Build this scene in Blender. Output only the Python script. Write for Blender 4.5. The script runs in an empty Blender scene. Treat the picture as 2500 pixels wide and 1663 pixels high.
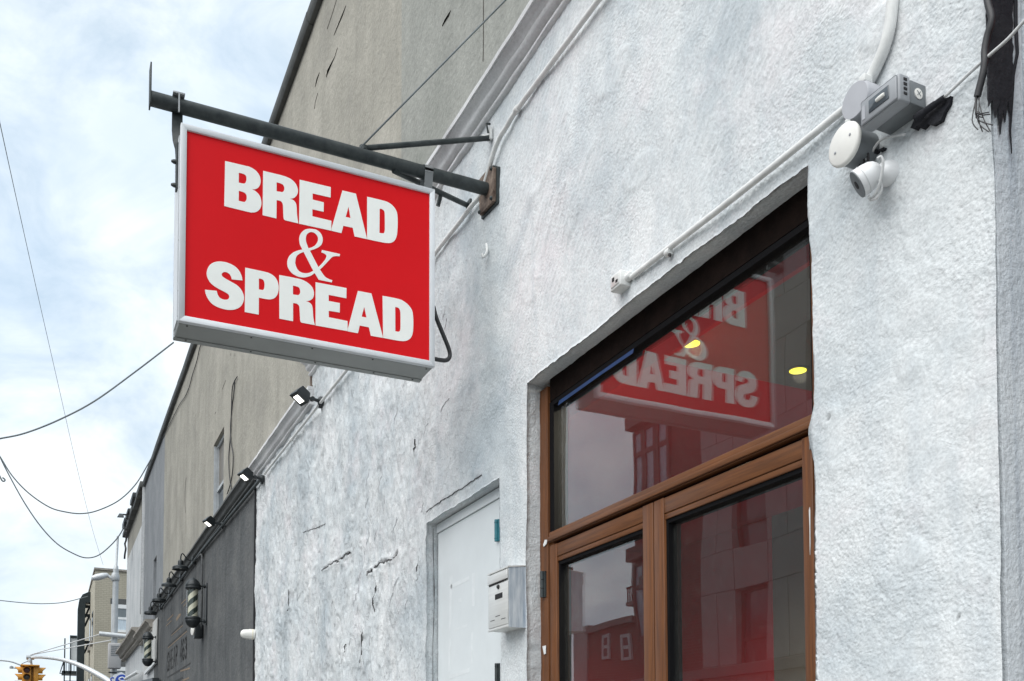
import bpy, bmesh, math, random
import numpy as np
from mathutils import Vector, Matrix

random.seed(7)
R = math.radians
scene = bpy.context.scene
COL = scene.collection

# ------------------------------------------------------------------ camera
CAM = Vector((0.0, -1.6, 1.55))
FPX, PCX, PCY = 2392.5, 1250.0, 1743.7          # focal length and principal point, photo pixels
_ya, _pi, _ro = R(25.462), R(2.651), R(-0.173)
FWD = Vector((-math.cos(_ya) * math.cos(_pi), math.sin(_ya) * math.cos(_pi), math.sin(_pi)))
_r0 = Vector((math.sin(_ya), math.cos(_ya), 0.0))
_u0 = _r0.cross(FWD)
RGT = _r0 * math.cos(_ro) + _u0 * math.sin(_ro)
UPV = _u0 * math.cos(_ro) - _r0 * math.sin(_ro)
cam_d = bpy.data.cameras.new('camera')
cam = bpy.data.objects.new('camera', cam_d)
COL.objects.link(cam)
cam.matrix_world = Matrix((
    (RGT.x, UPV.x, -FWD.x, CAM.x),
    (RGT.y, UPV.y, -FWD.y, CAM.y),
    (RGT.z, UPV.z, -FWD.z, CAM.z),
    (0, 0, 0, 1)))
cam_d.sensor_fit = 'HORIZONTAL'
cam_d.sensor_width = 36.0
cam_d.lens = FPX / 2500.0 * 36.0
cam_d.shift_y = (PCY - 831.5) / 2500.0          # the photo's verticals are kept upright
cam_d.clip_start = 0.05
cam_d.clip_end = 3000.0
scene.camera = cam

# ------------------------------------------------------------------ sky, sun, exposure
SUN_EL, SUN_AZ = R(50), R(157)                  # azimuth clockwise from +Y (the street side is -Y)
world = bpy.data.worlds.new('World')
scene.world = world
world.use_nodes = True
wn, wl = world.node_tree.nodes, world.node_tree.links
wn.clear()
w_out = wn.new('ShaderNodeOutputWorld')
w_bg = wn.new('ShaderNodeBackground')
w_bg.inputs['Strength'].default_value = 0.10
w_sky = wn.new('ShaderNodeTexSky')
w_sky.sky_type = 'NISHITA'
w_sky.sun_disc = False
w_sky.sun_elevation = SUN_EL
w_sky.sun_rotation = SUN_AZ
w_sky.air_density = 1.0
w_sky.dust_density = 1.0
w_sky.ozone_density = 1.5
w_tc = wn.new('ShaderNodeTexCoord')
# cloud layer: billowy noise on the view direction
w_map = wn.new('ShaderNodeMapping')
w_map.inputs['Location'].default_value = (3.7, 1.9, 0.4)
w_map.inputs['Scale'].default_value = (1.0, 1.0, 1.7)
wl.new(w_tc.outputs['Generated'], w_map.inputs[0])
w_n1 = wn.new('ShaderNodeTexNoise'); w_n1.inputs['Scale'].default_value = 2.6
w_n1.inputs['Detail'].default_value = 7; w_n1.inputs['Roughness'].default_value = 0.55
w_n1.inputs['Distortion'].default_value = 0.35
wl.new(w_map.outputs[0], w_n1.inputs['Vector'])
w_n2 = wn.new('ShaderNodeTexNoise'); w_n2.inputs['Scale'].default_value = 6.5
w_n2.inputs['Detail'].default_value = 6; w_n2.inputs['Roughness'].default_value = 0.6
w_n2.inputs['Distortion'].default_value = 0.5
wl.new(w_map.outputs[0], w_n2.inputs['Vector'])
w_cov = wn.new('ShaderNodeMapRange')            # how much cloud covers the blue
w_cov.interpolation_type = 'SMOOTHSTEP'
w_cov.inputs['From Min'].default_value = 0.30
w_cov.inputs['From Max'].default_value = 0.56
w_cov.inputs['To Min'].default_value = 0.62
w_cov.inputs['To Max'].default_value = 1.0
wl.new(w_n1.outputs['Fac'], w_cov.inputs['Value'])
w_cc = wn.new('ShaderNodeValToRGB')             # cloud body: grey-blue folds to white tops
w_cc.color_ramp.elements[0].position = 0.33
w_cc.color_ramp.elements[0].color = (3.0, 3.6, 4.15, 1)
w_cc.color_ramp.elements[1].position = 0.62
w_cc.color_ramp.elements[1].color = (4.9, 5.25, 5.5, 1)
wl.new(w_n2.outputs['Fac'], w_cc.inputs['Fac'])
w_blue = wn.new('ShaderNodeMix'); w_blue.data_type = 'RGBA'; w_blue.blend_type = 'MIX'
w_blue.inputs['Factor'].default_value = 0.5
w_blue.inputs[7].default_value = (2.35, 3.6, 4.7, 1)   # thin high haze over the blue
wl.new(w_sky.outputs['Color'], w_blue.inputs[6])
w_mix = wn.new('ShaderNodeMix'); w_mix.data_type = 'RGBA'
wl.new(w_cov.outputs[0], w_mix.inputs['Factor'])
wl.new(w_blue.outputs[2], w_mix.inputs[6])
wl.new(w_cc.outputs['Color'], w_mix.inputs[7])
wl.new(w_mix.outputs[2], w_bg.inputs['Color'])
wl.new(w_bg.outputs[0], w_out.inputs['Surface'])

sun_d = bpy.data.lights.new('sun', 'SUN')
sun_d.energy = 1.5
sun_d.angle = R(70)                             # thin overcast: soft edged light
sun_d.color = (1.0, 0.965, 0.92)
sun = bpy.data.objects.new('sun', sun_d)
COL.objects.link(sun)
_sd = Vector((math.sin(SUN_AZ) * math.cos(SUN_EL), math.cos(SUN_AZ) * math.cos(SUN_EL), math.sin(SUN_EL)))
sun.rotation_euler = _sd.to_track_quat('Z', 'Y').to_euler()
sun.location = (0, -6, 12)

scene.view_settings.view_transform = 'Standard'
scene.view_settings.look = 'None'
scene.view_settings.exposure = 1.14
scene.view_settings.gamma = 1.0
scene.view_settings.use_curve_mapping = False
scene.cycles.max_bounces = 6
scene.cycles.diffuse_bounces = 3
scene.cycles.glossy_bounces = 3
scene.cycles.transparent_max_bounces = 8
scene.cycles.sample_clamp_indirect = 4.0
scene.cycles.use_denoising = True


# ------------------------------------------------------------------ photo rays -> points at real depths
def ray(px, py):
    return FWD + RGT * ((px - PCX) / FPX) - UPV * ((py - PCY) / FPX)


def yp(px, py, y=0.0):
    d = ray(px, py)
    return CAM + d * ((y - CAM.y) / d.y)


def xp(px, py, x):
    d = ray(px, py)
    return CAM + d * ((x - CAM.x) / d.x)


def zp(px, py, z):
    d = ray(px, py)
    return CAM + d * ((z - CAM.z) / d.z)


# ------------------------------------------------------------------ mesh helpers
def new_bm():
    return bmesh.new()


def box(bm, a, b, bev=0.0):
    x0, x1 = sorted((a[0], b[0])); y0, y1 = sorted((a[1], b[1])); z0, z1 = sorted((a[2], b[2]))
    v = [bm.verts.new(p) for p in ((x0, y0, z0), (x1, y0, z0), (x1, y1, z0), (x0, y1, z0),
                                   (x0, y0, z1), (x1, y0, z1), (x1, y1, z1), (x0, y1, z1))]
    fs = [bm.faces.new([v[i] for i in q]) for q in ((0, 3, 2, 1), (4, 5, 6, 7), (0, 1, 5, 4), (1, 2, 6, 5), (2, 3, 7, 6), (3, 0, 4, 7))]
    if bev > 0:
        es = list({e for f in fs for e in f.edges})
        bmesh.ops.bevel(bm, geom=es, offset=bev, segments=2, profile=0.5, affect='EDGES')
    return v


def smooth_path(pts, n=6):
    pts = [Vector(p) for p in pts]
    out = []
    for i in range(len(pts) - 1):
        p0 = pts[max(i - 1, 0)]; p1 = pts[i]; p2 = pts[i + 1]; p3 = pts[min(i + 2, len(pts) - 1)]
        for k in range(n):
            t = k / n
            out.append(0.5 * ((2 * p1) + (p2 - p0) * t + (2 * p0 - 5 * p1 + 4 * p2 - p3) * t * t + (3 * p1 - p0 - 3 * p2 + p3) * t ** 3))
    out.append(pts[-1])
    return out


def tube(bm, pts, r, n=8, cap=True):
    pts = [Vector(p) for p in pts]
    rs = r if isinstance(r, (list, tuple)) else [r] * len(pts)
    rings = []
    prev = None
    for i, p in enumerate(pts):
        if i == 0:
            t = pts[1] - pts[0]
        elif i == len(pts) - 1:
            t = pts[-1] - pts[-2]
        else:
            t = (pts[i + 1] - p).normalized() + (p - pts[i - 1]).normalized()
        t.normalize()
        if prev is None:
            up = Vector((0, 0, 1)) if abs(t.z) < 0.9 else Vector((1, 0, 0))
            a = t.cross(up).normalized()
        else:
            a = (prev - t * prev.dot(t))
            a = a.normalized() if a.length > 1e-6 else t.orthogonal().normalized()
        b = t.cross(a)
        prev = a
        rings.append([bm.verts.new(p + (a * math.cos(2 * math.pi * k / n) + b * math.sin(2 * math.pi * k / n)) * rs[i]) for k in range(n)])
    for i in range(len(rings) - 1):
        for k in range(n):
            f = bm.faces.new((rings[i][k], rings[i][(k + 1) % n], rings[i + 1][(k + 1) % n], rings[i + 1][k]))
            f.smooth = True
    if cap:
        bm.faces.new(rings[0][::-1]); bm.faces.new(rings[-1])
    return rings


def lathe(bm, prof, org=(0, 0, 0), axis=(0, 0, 1), n=20, cap=True):
    """prof: list of (radius, distance along axis)"""
    ax = Vector(axis).normalized(); a = ax.orthogonal().normalized(); b = ax.cross(a); o = Vector(org)
    rings = []
    for r_, h in prof:
        rings.append([bm.verts.new(o + ax * h + (a * math.cos(2 * math.pi * k / n) + b * math.sin(2 * math.pi * k / n)) * max(r_, 1e-4)) for k in range(n)])
    for i in range(len(rings) - 1):
        for k in range(n):
            f = bm.faces.new((rings[i][k], rings[i][(k + 1) % n], rings[i + 1][(k + 1) % n], rings[i + 1][k]))
            f.smooth = True
    if cap:
        bm.faces.new(rings[0][::-1]); bm.faces.new(rings[-1])


def prism(bm, poly, ext):
    """closed polygon of 3-D points pushed along ext"""
    e = Vector(ext)
    a = [bm.verts.new(Vector(p)) for p in poly]; b = [bm.verts.new(Vector(p) + e) for p in poly]
    n = len(a)
    bm.faces.new(a[::-1]); bm.faces.new(b)
    for i in range(n):
        bm.faces.new((a[i], a[(i + 1) % n], b[(i + 1) % n], b[i]))


def extrude_x(bm, prof, xs, jit=0.0, seed=0):
    """profile [(y,z)] swept along x through stations xs"""
    rg = random.Random(seed)
    rows = []
    for x in xs:
        dy, dz = rg.uniform(-jit, jit), rg.uniform(-jit, jit)
        rows.append([bm.verts.new((x, y + dy + rg.uniform(-jit, jit) * .4, z + dz + rg.uniform(-jit, jit) * .4)) for y, z in prof])
    for i in range(len(rows) - 1):
        for k in range(len(prof) - 1):
            f = bm.faces.new((rows[i][k], rows[i + 1][k], rows[i + 1][k + 1], rows[i][k + 1])); f.smooth = True
    bm.faces.new(rows[0]); bm.faces.new(rows[-1][::-1])


class Thing:
    def __init__(self, name, label, cat, loc=(0, 0, 0), group=None):
        o = bpy.data.objects.new(name, None)
        COL.objects.link(o)
        o.empty_display_size = 0.1
        o.location = loc
        o['label'] = label; o['category'] = cat
        if group:
            o['group'] = group
        self.o = o; self.loc = Vector(loc)

    def part(self, name, bm, mat, parent=None, label=None, smooth=False, stuff=False, recalc=True):
        if recalc:
            bmesh.ops.recalc_face_normals(bm, faces=bm.faces[:])
        bmesh.ops.translate(bm, verts=bm.verts[:], vec=-self.loc)
        me = bpy.data.meshes.new(name)
        bm.to_mesh(me); bm.free()
        if smooth:
            me.polygons.foreach_set('use_smooth', [True] * len(me.polygons))
        ob = bpy.data.objects.new(name, me)
        me.set_sharp_from_angle(angle=R(50))
        me.materials.append(mat)
        COL.objects.link(ob)
        ob.parent = parent or self.o
        if label:
            ob['label'] = label
        if stuff:
            ob['kind'] = 'stuff'
        return ob


def single(name, bm, mat, label, cat, loc=(0, 0, 0), group=None, smooth=False, kind=None):
    bmesh.ops.recalc_face_normals(bm, faces=bm.faces[:])
    bmesh.ops.translate(bm, verts=bm.verts[:], vec=-Vector(loc))
    me = bpy.data.meshes.new(name); bm.to_mesh(me); bm.free()
    if smooth:
        me.polygons.foreach_set('use_smooth', [True] * len(me.polygons))
    ob = bpy.data.objects.new(name, me); me.materials.append(mat); COL.objects.link(ob); ob.location = loc
    if label:
        ob['label'] = label
    if cat:
        ob['category'] = cat
    if group:
        ob['group'] = group
    if kind:
        ob['kind'] = kind
    return ob


def copy_thing(o, loc, label):
    c = o.copy(); COL.objects.link(c); c.location = loc
    c['label'] = label
    for ch in list(o.children):
        d = ch.copy(); COL.objects.link(d); d.parent = c
        for g in list(ch.children):
            e = g.copy(); COL.objects.link(e); e.parent = d
    return c


# ------------------------------------------------------------------ materials
def pmat(name, col, rough=0.6, metal=0.0, var=0.12, vscale=6.0, stretch=(1, 1, 1), bump=0.0, bscale=60.0, bdist=0.002,
         spec=0.5, col2=None, emit=None, estr=0.0, coat=0.0):
    m = bpy.data.materials.new(name); m.use_nodes = True
    nt = m.node_tree; n, l = nt.nodes, nt.links
    p = n['Principled BSDF']
    p.inputs['Roughness'].default_value = rough
    p.inputs['Metallic'].default_value = metal
    p.inputs['Specular IOR Level'].default_value = spec
    p.inputs['Coat Weight'].default_value = coat
    tc = n.new('ShaderNodeTexCoord'); mp = n.new('ShaderNodeMapping'); mp.inputs['Scale'].default_value = stretch
    l.new(tc.outputs['Object'], mp.inputs[0])
    nz = n.new('ShaderNodeTexNoise'); nz.inputs['Scale'].default_value = vscale; nz.inputs['Detail'].default_value = 6
    nz.inputs['Roughness'].default_value = 0.65
    l.new(mp.outputs[0], nz.inputs['Vector'])
    rp = n.new('ShaderNodeValToRGB')
    c = Vector(col); d = Vector(col2) if col2 else c * (1 - var)
    e = c * (1 + var) if not col2 else c
    rp.color_ramp.elements[0].position = 0.32; rp.color_ramp.elements[0].color = (*d, 1)
    rp.color_ramp.elements[1].position = 0.68; rp.color_ramp.elements[1].color = (*e, 1)
    l.new(nz.outputs['Fac'], rp.inputs['Fac'])
    l.new(rp.outputs['Color'], p.inputs['Base Color'])
    if bump > 0:
        nb = n.new('ShaderNodeTexNoise'); nb.inputs['Scale'].default_value = bscale; nb.inputs['Detail'].default_value = 5
        l.new(mp.outputs[0], nb.inputs['Vector'])
        bp = n.new('ShaderNodeBump'); bp.inputs['Strength'].default_value = bump; bp.inputs['Distance'].default_value = bdist
        l.new(nb.outputs['Fac'], bp.inputs['Height']); l.new(bp.outputs[0], p.inputs['Normal'])
    if emit:
        p.inputs['Emission Color'].default_value = (*emit, 1); p.inputs['Emission Strength'].default_value = estr
    return m


def _n(nt, kind, **kw):
    x = nt.nodes.new(kind)
    for k, v in kw.items():
        x.inputs[k.replace('_', ' ')].default_value = v
    return x


def stucco(name, base, light, dark, streak, *, fine=70.0, fb=0.6, fd=0.004, mid=14.0, mb=0.5, md=0.01, rough=0.85, dirt_and_shade=False, streak_amt=0.5,
           streak_scale=(9, 9, 0.7), tint=None):
    """painted render: mottled paint, vertical wash streaks, pebbly bump"""
    m = bpy.data.materials.new(name); m.use_nodes = True
    nt = m.node_tree; l = nt.links; p = nt.nodes['Principled BSDF']
    p.inputs['Roughness'].default_value = rough
    p.inputs['Specular IOR Level'].default_value = 0.25
    tc = nt.nodes.new('ShaderNodeTexCoord')
    O = tc.outputs['Object']
    n1 = _n(nt, 'ShaderNodeTexNoise', Scale=1.7, Detail=7.0, Roughness=0.62, Distortion=0.4); l.new(O, n1.inputs['Vector'])
    r1 = nt.nodes.new('ShaderNodeValToRGB'); cr = r1.color_ramp
    cr.elements[0].position = 0.33; cr.elements[0].color = (*dark, 1)
    cr.elements[1].position = 0.68; cr.elements[1].color = (*light, 1)
    k = cr.elements.new(0.5); k.color = (*base, 1)
    l.new(n1.outputs['Fac'], r1.inputs['Fac'])
    mp = nt.nodes.new('ShaderNodeMapping'); mp.inputs['Scale'].default_value = streak_scale; l.new(O, mp.inputs[0])
    n2 = _n(nt, 'ShaderNodeTexNoise', Scale=1.0, Detail=7.0, Roughness=0.65, Distortion=0.2); l.new(mp.outputs[0], n2.inputs['Vector'])
    r2 = _n(nt, 'ShaderNodeMapRange'); r2.inputs['From Min'].default_value = 0.47; r2.inputs['From Max'].default_value = 0.72
    l.new(n2.outputs['Fac'], r2.inputs['Value'])
    ma = nt.nodes.new('ShaderNodeMath'); ma.operation = 'MULTIPLY'; ma.inputs[1].default_value = streak_amt; l.new(r2.outputs[0], ma.inputs[0])
    mx = nt.nodes.new('ShaderNodeMix'); mx.data_type = 'RGBA'; mx.inputs[7].default_value = (*streak, 1)
    l.new(ma.outputs[0], mx.inputs['Factor']); l.new(r1.outputs['Color'], mx.inputs[6])
    last = mx.outputs[2]
    if tint:
        n5 = _n(nt, 'ShaderNodeTexNoise', Scale=2.6, Detail=5.0, Roughness=0.7); l.new(O, n5.inputs['Vector'])
        r5 = _n(nt, 'ShaderNodeMapRange'); r5.inputs['From Min'].default_value = 0.52; r5.inputs['From Max'].default_value = 0.72
        r5.inputs['To Max'].default_value = 0.65
        l.new(n5.outputs['Fac'], r5.inputs['Value'])
        m5 = nt.nodes.new('ShaderNodeMix'); m5.data_type = 'RGBA'; m5.inputs[7].default_value = (*tint, 1)
        l.new(r5.outputs[0], m5.inputs['Factor']); l.new(last, m5.inputs[6]); last = m5.outputs[2]
    # fine speckle
    n3 = _n(nt, 'ShaderNodeTexNoise', Scale=fine * 1.3, Detail=4.0, Roughness=0.7); l.new(O, n3.inputs['Vector'])
    r3 = _n(nt, 'ShaderNodeMapRange'); r3.inputs['From Min'].default_value = 0.3; r3.inputs['From Max'].default_value = 0.7
    r3.inputs['To Min'].default_value = 0.80 if dirt_and_shade else 0.86; r3.inputs['To Max'].default_value = 1.10 if dirt_and_shade else 1.08
    l.new(n3.outputs['Fac'], r3.inputs['Value'])
    ms = nt.nodes.new('ShaderNodeMix'); ms.data_type = 'RGBA'; ms.blend_type = 'MULTIPLY'; ms.inputs['Factor'].default_value = 1.0
    l.new(last, ms.inputs[6]); l.new(r3.outputs[0], ms.inputs[7]); last = ms.outputs[2]
    if dirt_and_shade:
        # successive paint coats on the old plaster: each flake a slightly different white, a darker line along its edge
        sp0 = nt.nodes.new('ShaderNodeSeparateXYZ'); l.new(O, sp0.inputs[0])
        mk0 = _n(nt, 'ShaderNodeMapRange'); mk0.inputs['From Min'].default_value = 0.7; mk0.inputs['From Max'].default_value = -0.5
        l.new(sp0.outputs['X'], mk0.inputs['Value'])
        for sc_, st_, zs_, lo_, dk_ in ((3.2, .075, .75, .95, .50), (9.0, .10, .6, .96, .58), (24.0, .14, .6, .97, .72)):
            mq = nt.nodes.new('ShaderNodeMapping'); mq.inputs['Scale'].default_value = (1, 1, zs_); l.new(O, mq.inputs[0])
            nf = _n(nt, 'ShaderNodeTexNoise', Scale=sc_, Detail=9.0, Roughness=0.62, Distortion=0.8); l.new(mq.outputs[0], nf.inputs['Vector'])
            dv = nt.nodes.new('ShaderNodeMath'); dv.operation = 'DIVIDE'; dv.inputs[1].default_value = st_; l.new(nf.outputs['Fac'], dv.inputs[0])
            fc = nt.nodes.new('ShaderNodeMath'); fc.operation = 'FRACT'; l.new(dv.outputs[0], fc.inputs[0])
            ed = _n(nt, 'ShaderNodeMapRange'); ed.inputs['From Min'].default_value = 0.0; ed.inputs['From Max'].default_value = 0.13
            ed.inputs['To Min'].default_value = 1.0; ed.inputs['To Max'].default_value = 0.0; l.new(fc.outputs[0], ed.inputs['Value'])
            nb_ = _n(nt, 'ShaderNodeTexNoise', Scale=sc_ * 1.6 + 2, Detail=3.0); l.new(O, nb_.inputs['Vector'])
            rb_ = _n(nt, 'ShaderNodeMapRange'); rb_.inputs['From Min'].default_value = 0.50; rb_.inputs['From Max'].default_value = 0.66; l.new(nb_.outputs['Fac'], rb_.inputs['Value'])
            e2 = nt.nodes.new('ShaderNodeMath'); e2.operation = 'MULTIPLY'; l.new(ed.outputs[0], e2.inputs[0]); l.new(rb_.outputs[0], e2.inputs[1])
            e3 = nt.nodes.new('ShaderNodeMath'); e3.operation = 'MULTIPLY'; l.new(e2.outputs[0], e3.inputs[0]); l.new(mk0.outputs[0], e3.inputs[1])
            tn = _n(nt, 'ShaderNodeMapRange'); tn.inputs['To Min'].default_value = lo_; tn.inputs['To Max'].default_value = 1.05; l.new(fc.outputs[0], tn.inputs['Value'])
            for val, fac_ in ((tn.outputs[0], mk0.outputs[0]),):
                mm = nt.nodes.new('ShaderNodeMix'); mm.data_type = 'RGBA'; mm.blend_type = 'MULTIPLY'
                l.new(fac_, mm.inputs['Factor']); l.new(last, mm.inputs[6]); l.new(val, mm.inputs[7]); last = mm.outputs[2]
            mg = nt.nodes.new('ShaderNodeMix'); mg.data_type = 'RGBA'; mg.blend_type = 'MULTIPLY'; mg.inputs[7].default_value = (dk_, dk_, dk_ * 1.02, 1)
            l.new(e3.outputs[0], mg.inputs['Factor']); l.new(last, mg.inputs[6]); last = mg.outputs[2]
        at = nt.nodes.new('ShaderNodeAttribute'); at.attribute_name = 'dirt_and_shade'
        m4 = nt.nodes.new('ShaderNodeMix'); m4.data_type = 'RGBA'; m4.inputs[7].default_value = (0.10, 0.10, 0.105, 1)
        l.new(at.outputs['Fac'], m4.inputs['Factor']); l.new(last, m4.inputs[6]); last = m4.outputs[2]
    l.new(last, p.inputs['Base Color'])
    # bump: coarse trowel + pebbles
    n6 = _n(nt, 'ShaderNodeTexNoise', Scale=mid, Detail=6.0, Roughness=0.6, Distortion=0.6); l.new(O, n6.inputs['Vector'])
    b1 = nt.nodes.new('ShaderNodeBump'); b1.inputs['Strength'].default_value = mb; b1.inputs['Distance'].default_value = md
    l.new(n6.outputs['Fac'], b1.inputs['Height'])
    n7 = _n(nt, 'ShaderNodeTexNoise', Scale=fine, Detail=3.0, Roughness=0.6); l.new(O, n7.inputs['Vector'])
    b2 = nt.nodes.new('ShaderNodeBump'); b2.inputs['Strength'].default_value = fb; b2.inputs['Distance'].default_value = fd
    l.new(n7.outputs['Fac'], b2.inputs['Height']); l.new(b1.outputs[0], b2.inputs['Normal'])
    last_n = b2.outputs[0]
    if dirt_and_shade:
        sp = nt.nodes.new('ShaderNodeSeparateXYZ'); l.new(O, sp.inputs[0])
        mk = _n(nt, 'ShaderNodeMapRange'); mk.inputs['From Min'].default_value = 0.55; mk.inputs['From Max'].default_value = -0.5
        l.new(sp.outputs['X'], mk.inputs['Value'])
        # old paint coats lifting: stepped relief with crisp edges, on the left part of the wall only
        for sc_, st_, ds_, zs_ in ((3.2, .075, .010, .75), (9.0, .10, .0045, .6)):
            mq = nt.nodes.new('ShaderNodeMapping'); mq.inputs['Scale'].default_value = (1, 1, zs_); l.new(O, mq.inputs[0])
            nf = _n(nt, 'ShaderNodeTexNoise', Scale=sc_, Detail=9.0, Roughness=0.62, Distortion=0.8); l.new(mq.outputs[0], nf.inputs['Vector'])
            sn = nt.nodes.new('ShaderNodeMath'); sn.operation = 'SNAP'; sn.inputs[1].default_value = st_; l.new(nf.outputs['Fac'], sn.inputs[0])
            ml = nt.nodes.new('ShaderNodeMath'); ml.operation = 'MULTIPLY'; l.new(sn.outputs[0], ml.inputs[0]); l.new(mk.outputs[0], ml.inputs[1])
            bf = nt.nodes.new('ShaderNodeBump'); bf.inputs['Strength'].default_value = 0.9; bf.inputs['Distance'].default_value = ds_ * 4
            l.new(ml.outputs[0], bf.inputs['Height']); l.new(last_n, bf.inputs['Normal']); last_n = bf.outputs[0]
        # orange-peel dimples of the sprayed coat
        vo = nt.nodes.new('ShaderNodeTexVoronoi'); vo.feature = 'SMOOTH_F1'; vo.inputs['Scale'].default_value = 120.0; vo.inputs['Randomness'].default_value = 0.85
        l.new(O, vo.inputs['Vector'])
        bv = nt.nodes.new('ShaderNodeBump'); bv.inputs['Distance'].default_value = 0.0040
        npz = _n(nt, 'ShaderNodeTexNoise', Scale=1.9, Detail=4.0, Roughness=0.6, Distortion=0.5); l.new(O, npz.inputs['Vector'])
        rpz = _n(nt, 'ShaderNodeMapRange'); rpz.inputs['From Min'].default_value = 0.38; rpz.inputs['From Max'].default_value = 0.62
        rpz.inputs['To Min'].default_value = 0.14; rpz.inputs['To Max'].default_value = 0.52
        l.new(npz.outputs['Fac'], rpz.inputs['Value']); 
        sk = nt.nodes.new('ShaderNodeAttribute'); sk.attribute_name = 'skim'
        inv = nt.nodes.new('ShaderNodeMath'); inv.operation = 'SUBTRACT'; inv.inputs[0].default_value = 1.0; l.new(sk.outputs['Fac'], inv.inputs[1])
        mulk = nt.nodes.new('ShaderNodeMath'); mulk.operation = 'MULTIPLY'; l.new(rpz.outputs[0], mulk.inputs[0]); l.new(inv.outputs[0], mulk.inputs[1])
        l.new(mulk.outputs[0], bv.inputs['Strength']); l.new(mulk.outputs[0], b2.inputs['Strength'])
        l.new(vo.outputs['Distance'], bv.inputs['Height']); l.new(last_n, bv.inputs['Normal']); last_n = bv.outputs[0]
    l.new(last_n, p.inputs['Normal'])
    return m


def glass_mat(name, tint=(0.86, 0.9, 0.9), r0=0.12, wav=0.0, rough=0.0):
    m = bpy.data.materials.new(name); m.use_nodes = True
    nt = m.node_tree; n, l = nt.nodes, nt.links; n.clear()
    out = n.new('ShaderNodeOutputMaterial'); mix = n.new('ShaderNodeMixShader')
    tr = n.new('ShaderNodeBsdfTransparent'); tr.inputs['Color'].default_value = (*tint, 1)
    gl = n.new('ShaderNodeBsdfGlossy'); gl.inputs['Roughness'].default_value = rough
    # Schlick reflectance on |N.I| (the pane does not refract, so both faces use the outer value)
    ge = n.new('ShaderNodeNewGeometry'); dt = n.new('ShaderNodeVectorMath'); dt.operation = 'DOT_PRODUCT'
    l.new(ge.outputs['Normal'], dt.inputs[0]); l.new(ge.outputs['Incoming'], dt.inputs[1])
    ab = n.new('ShaderNodeMath'); ab.operation = 'ABSOLUTE'; l.new(dt.outputs['Value'], ab.inputs[0])
    om = n.new('ShaderNodeMath'); om.operation = 'SUBTRACT'; om.inputs[0].default_value = 1.0; l.new(ab.outputs[0], om.inputs[1])
    pw = n.new('ShaderNodeMath'); pw.operation = 'POWER'; pw.inputs[1].default_value = 3.5; l.new(om.outputs[0], pw.inputs[0])
    fr = n.new('ShaderNodeMapRange'); fr.inputs['To Min'].default_value = r0; fr.inputs['To Max'].default_value = 1.0
    l.new(pw.outputs[0], fr.inputs['Value'])
    tc = n.new('ShaderNodeTexCoord')
    if wav > 0:
        nz = n.new('ShaderNodeTexNoise'); nz.inputs['Scale'].default_value = 2.2; nz.inputs['Detail'].default_value = 1
        l.new(tc.outputs['Object'], nz.inputs['Vector'])
        bp = n.new('ShaderNodeBump'); bp.inputs['Strength'].default_value = wav; bp.inputs['Distance'].default_value = 0.01
        l.new(nz.outputs['Fac'], bp.inputs['Height']); l.new(bp.outputs[0], gl.inputs['Normal'])
    l.new(fr.outputs[0], mix.inputs[0]); l.new(tr.outputs[0], mix.inputs[1]); l.new(gl.outputs[0], mix.inputs[2])
    # settled dust and dried rain specks
    ds = n.new('ShaderNodeBsdfDiffuse'); ds.inputs['Color'].default_value = (0.55, 0.55, 0.53, 1)
    mp = n.new('ShaderNodeMapping'); mp.inputs['Scale'].default_value = (90, 90, 40); l.new(tc.outputs['Object'], mp.inputs[0])
    n2 = n.new('ShaderNodeTexNoise'); n2.inputs['Scale'].default_value = 1.0; n2.inputs['Detail'].default_value = 6; n2.inputs['Roughness'].default_value = 0.7
    l.new(mp.outputs[0], n2.inputs['Vector'])
    mr = n.new('ShaderNodeMapRange'); mr.inputs['From Min'].default_value = 0.55; mr.inputs['From Max'].default_value = 0.85
    mr.inputs['To Min'].default_value = 0.012; mr.inputs['To Max'].default_value = 0.085
    l.new(n2.outputs['Fac'], mr.inputs['Value'])
    m2 = n.new('ShaderNodeMixShader'); l.new(mr.outputs[0], m2.inputs[0]); l.new(mix.outputs[0], m2.inputs[1]); l.new(ds.outputs[0], m2.inputs[2])
    l.new(m2.outputs[0], out.inputs['Surface'])
    return m


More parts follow.
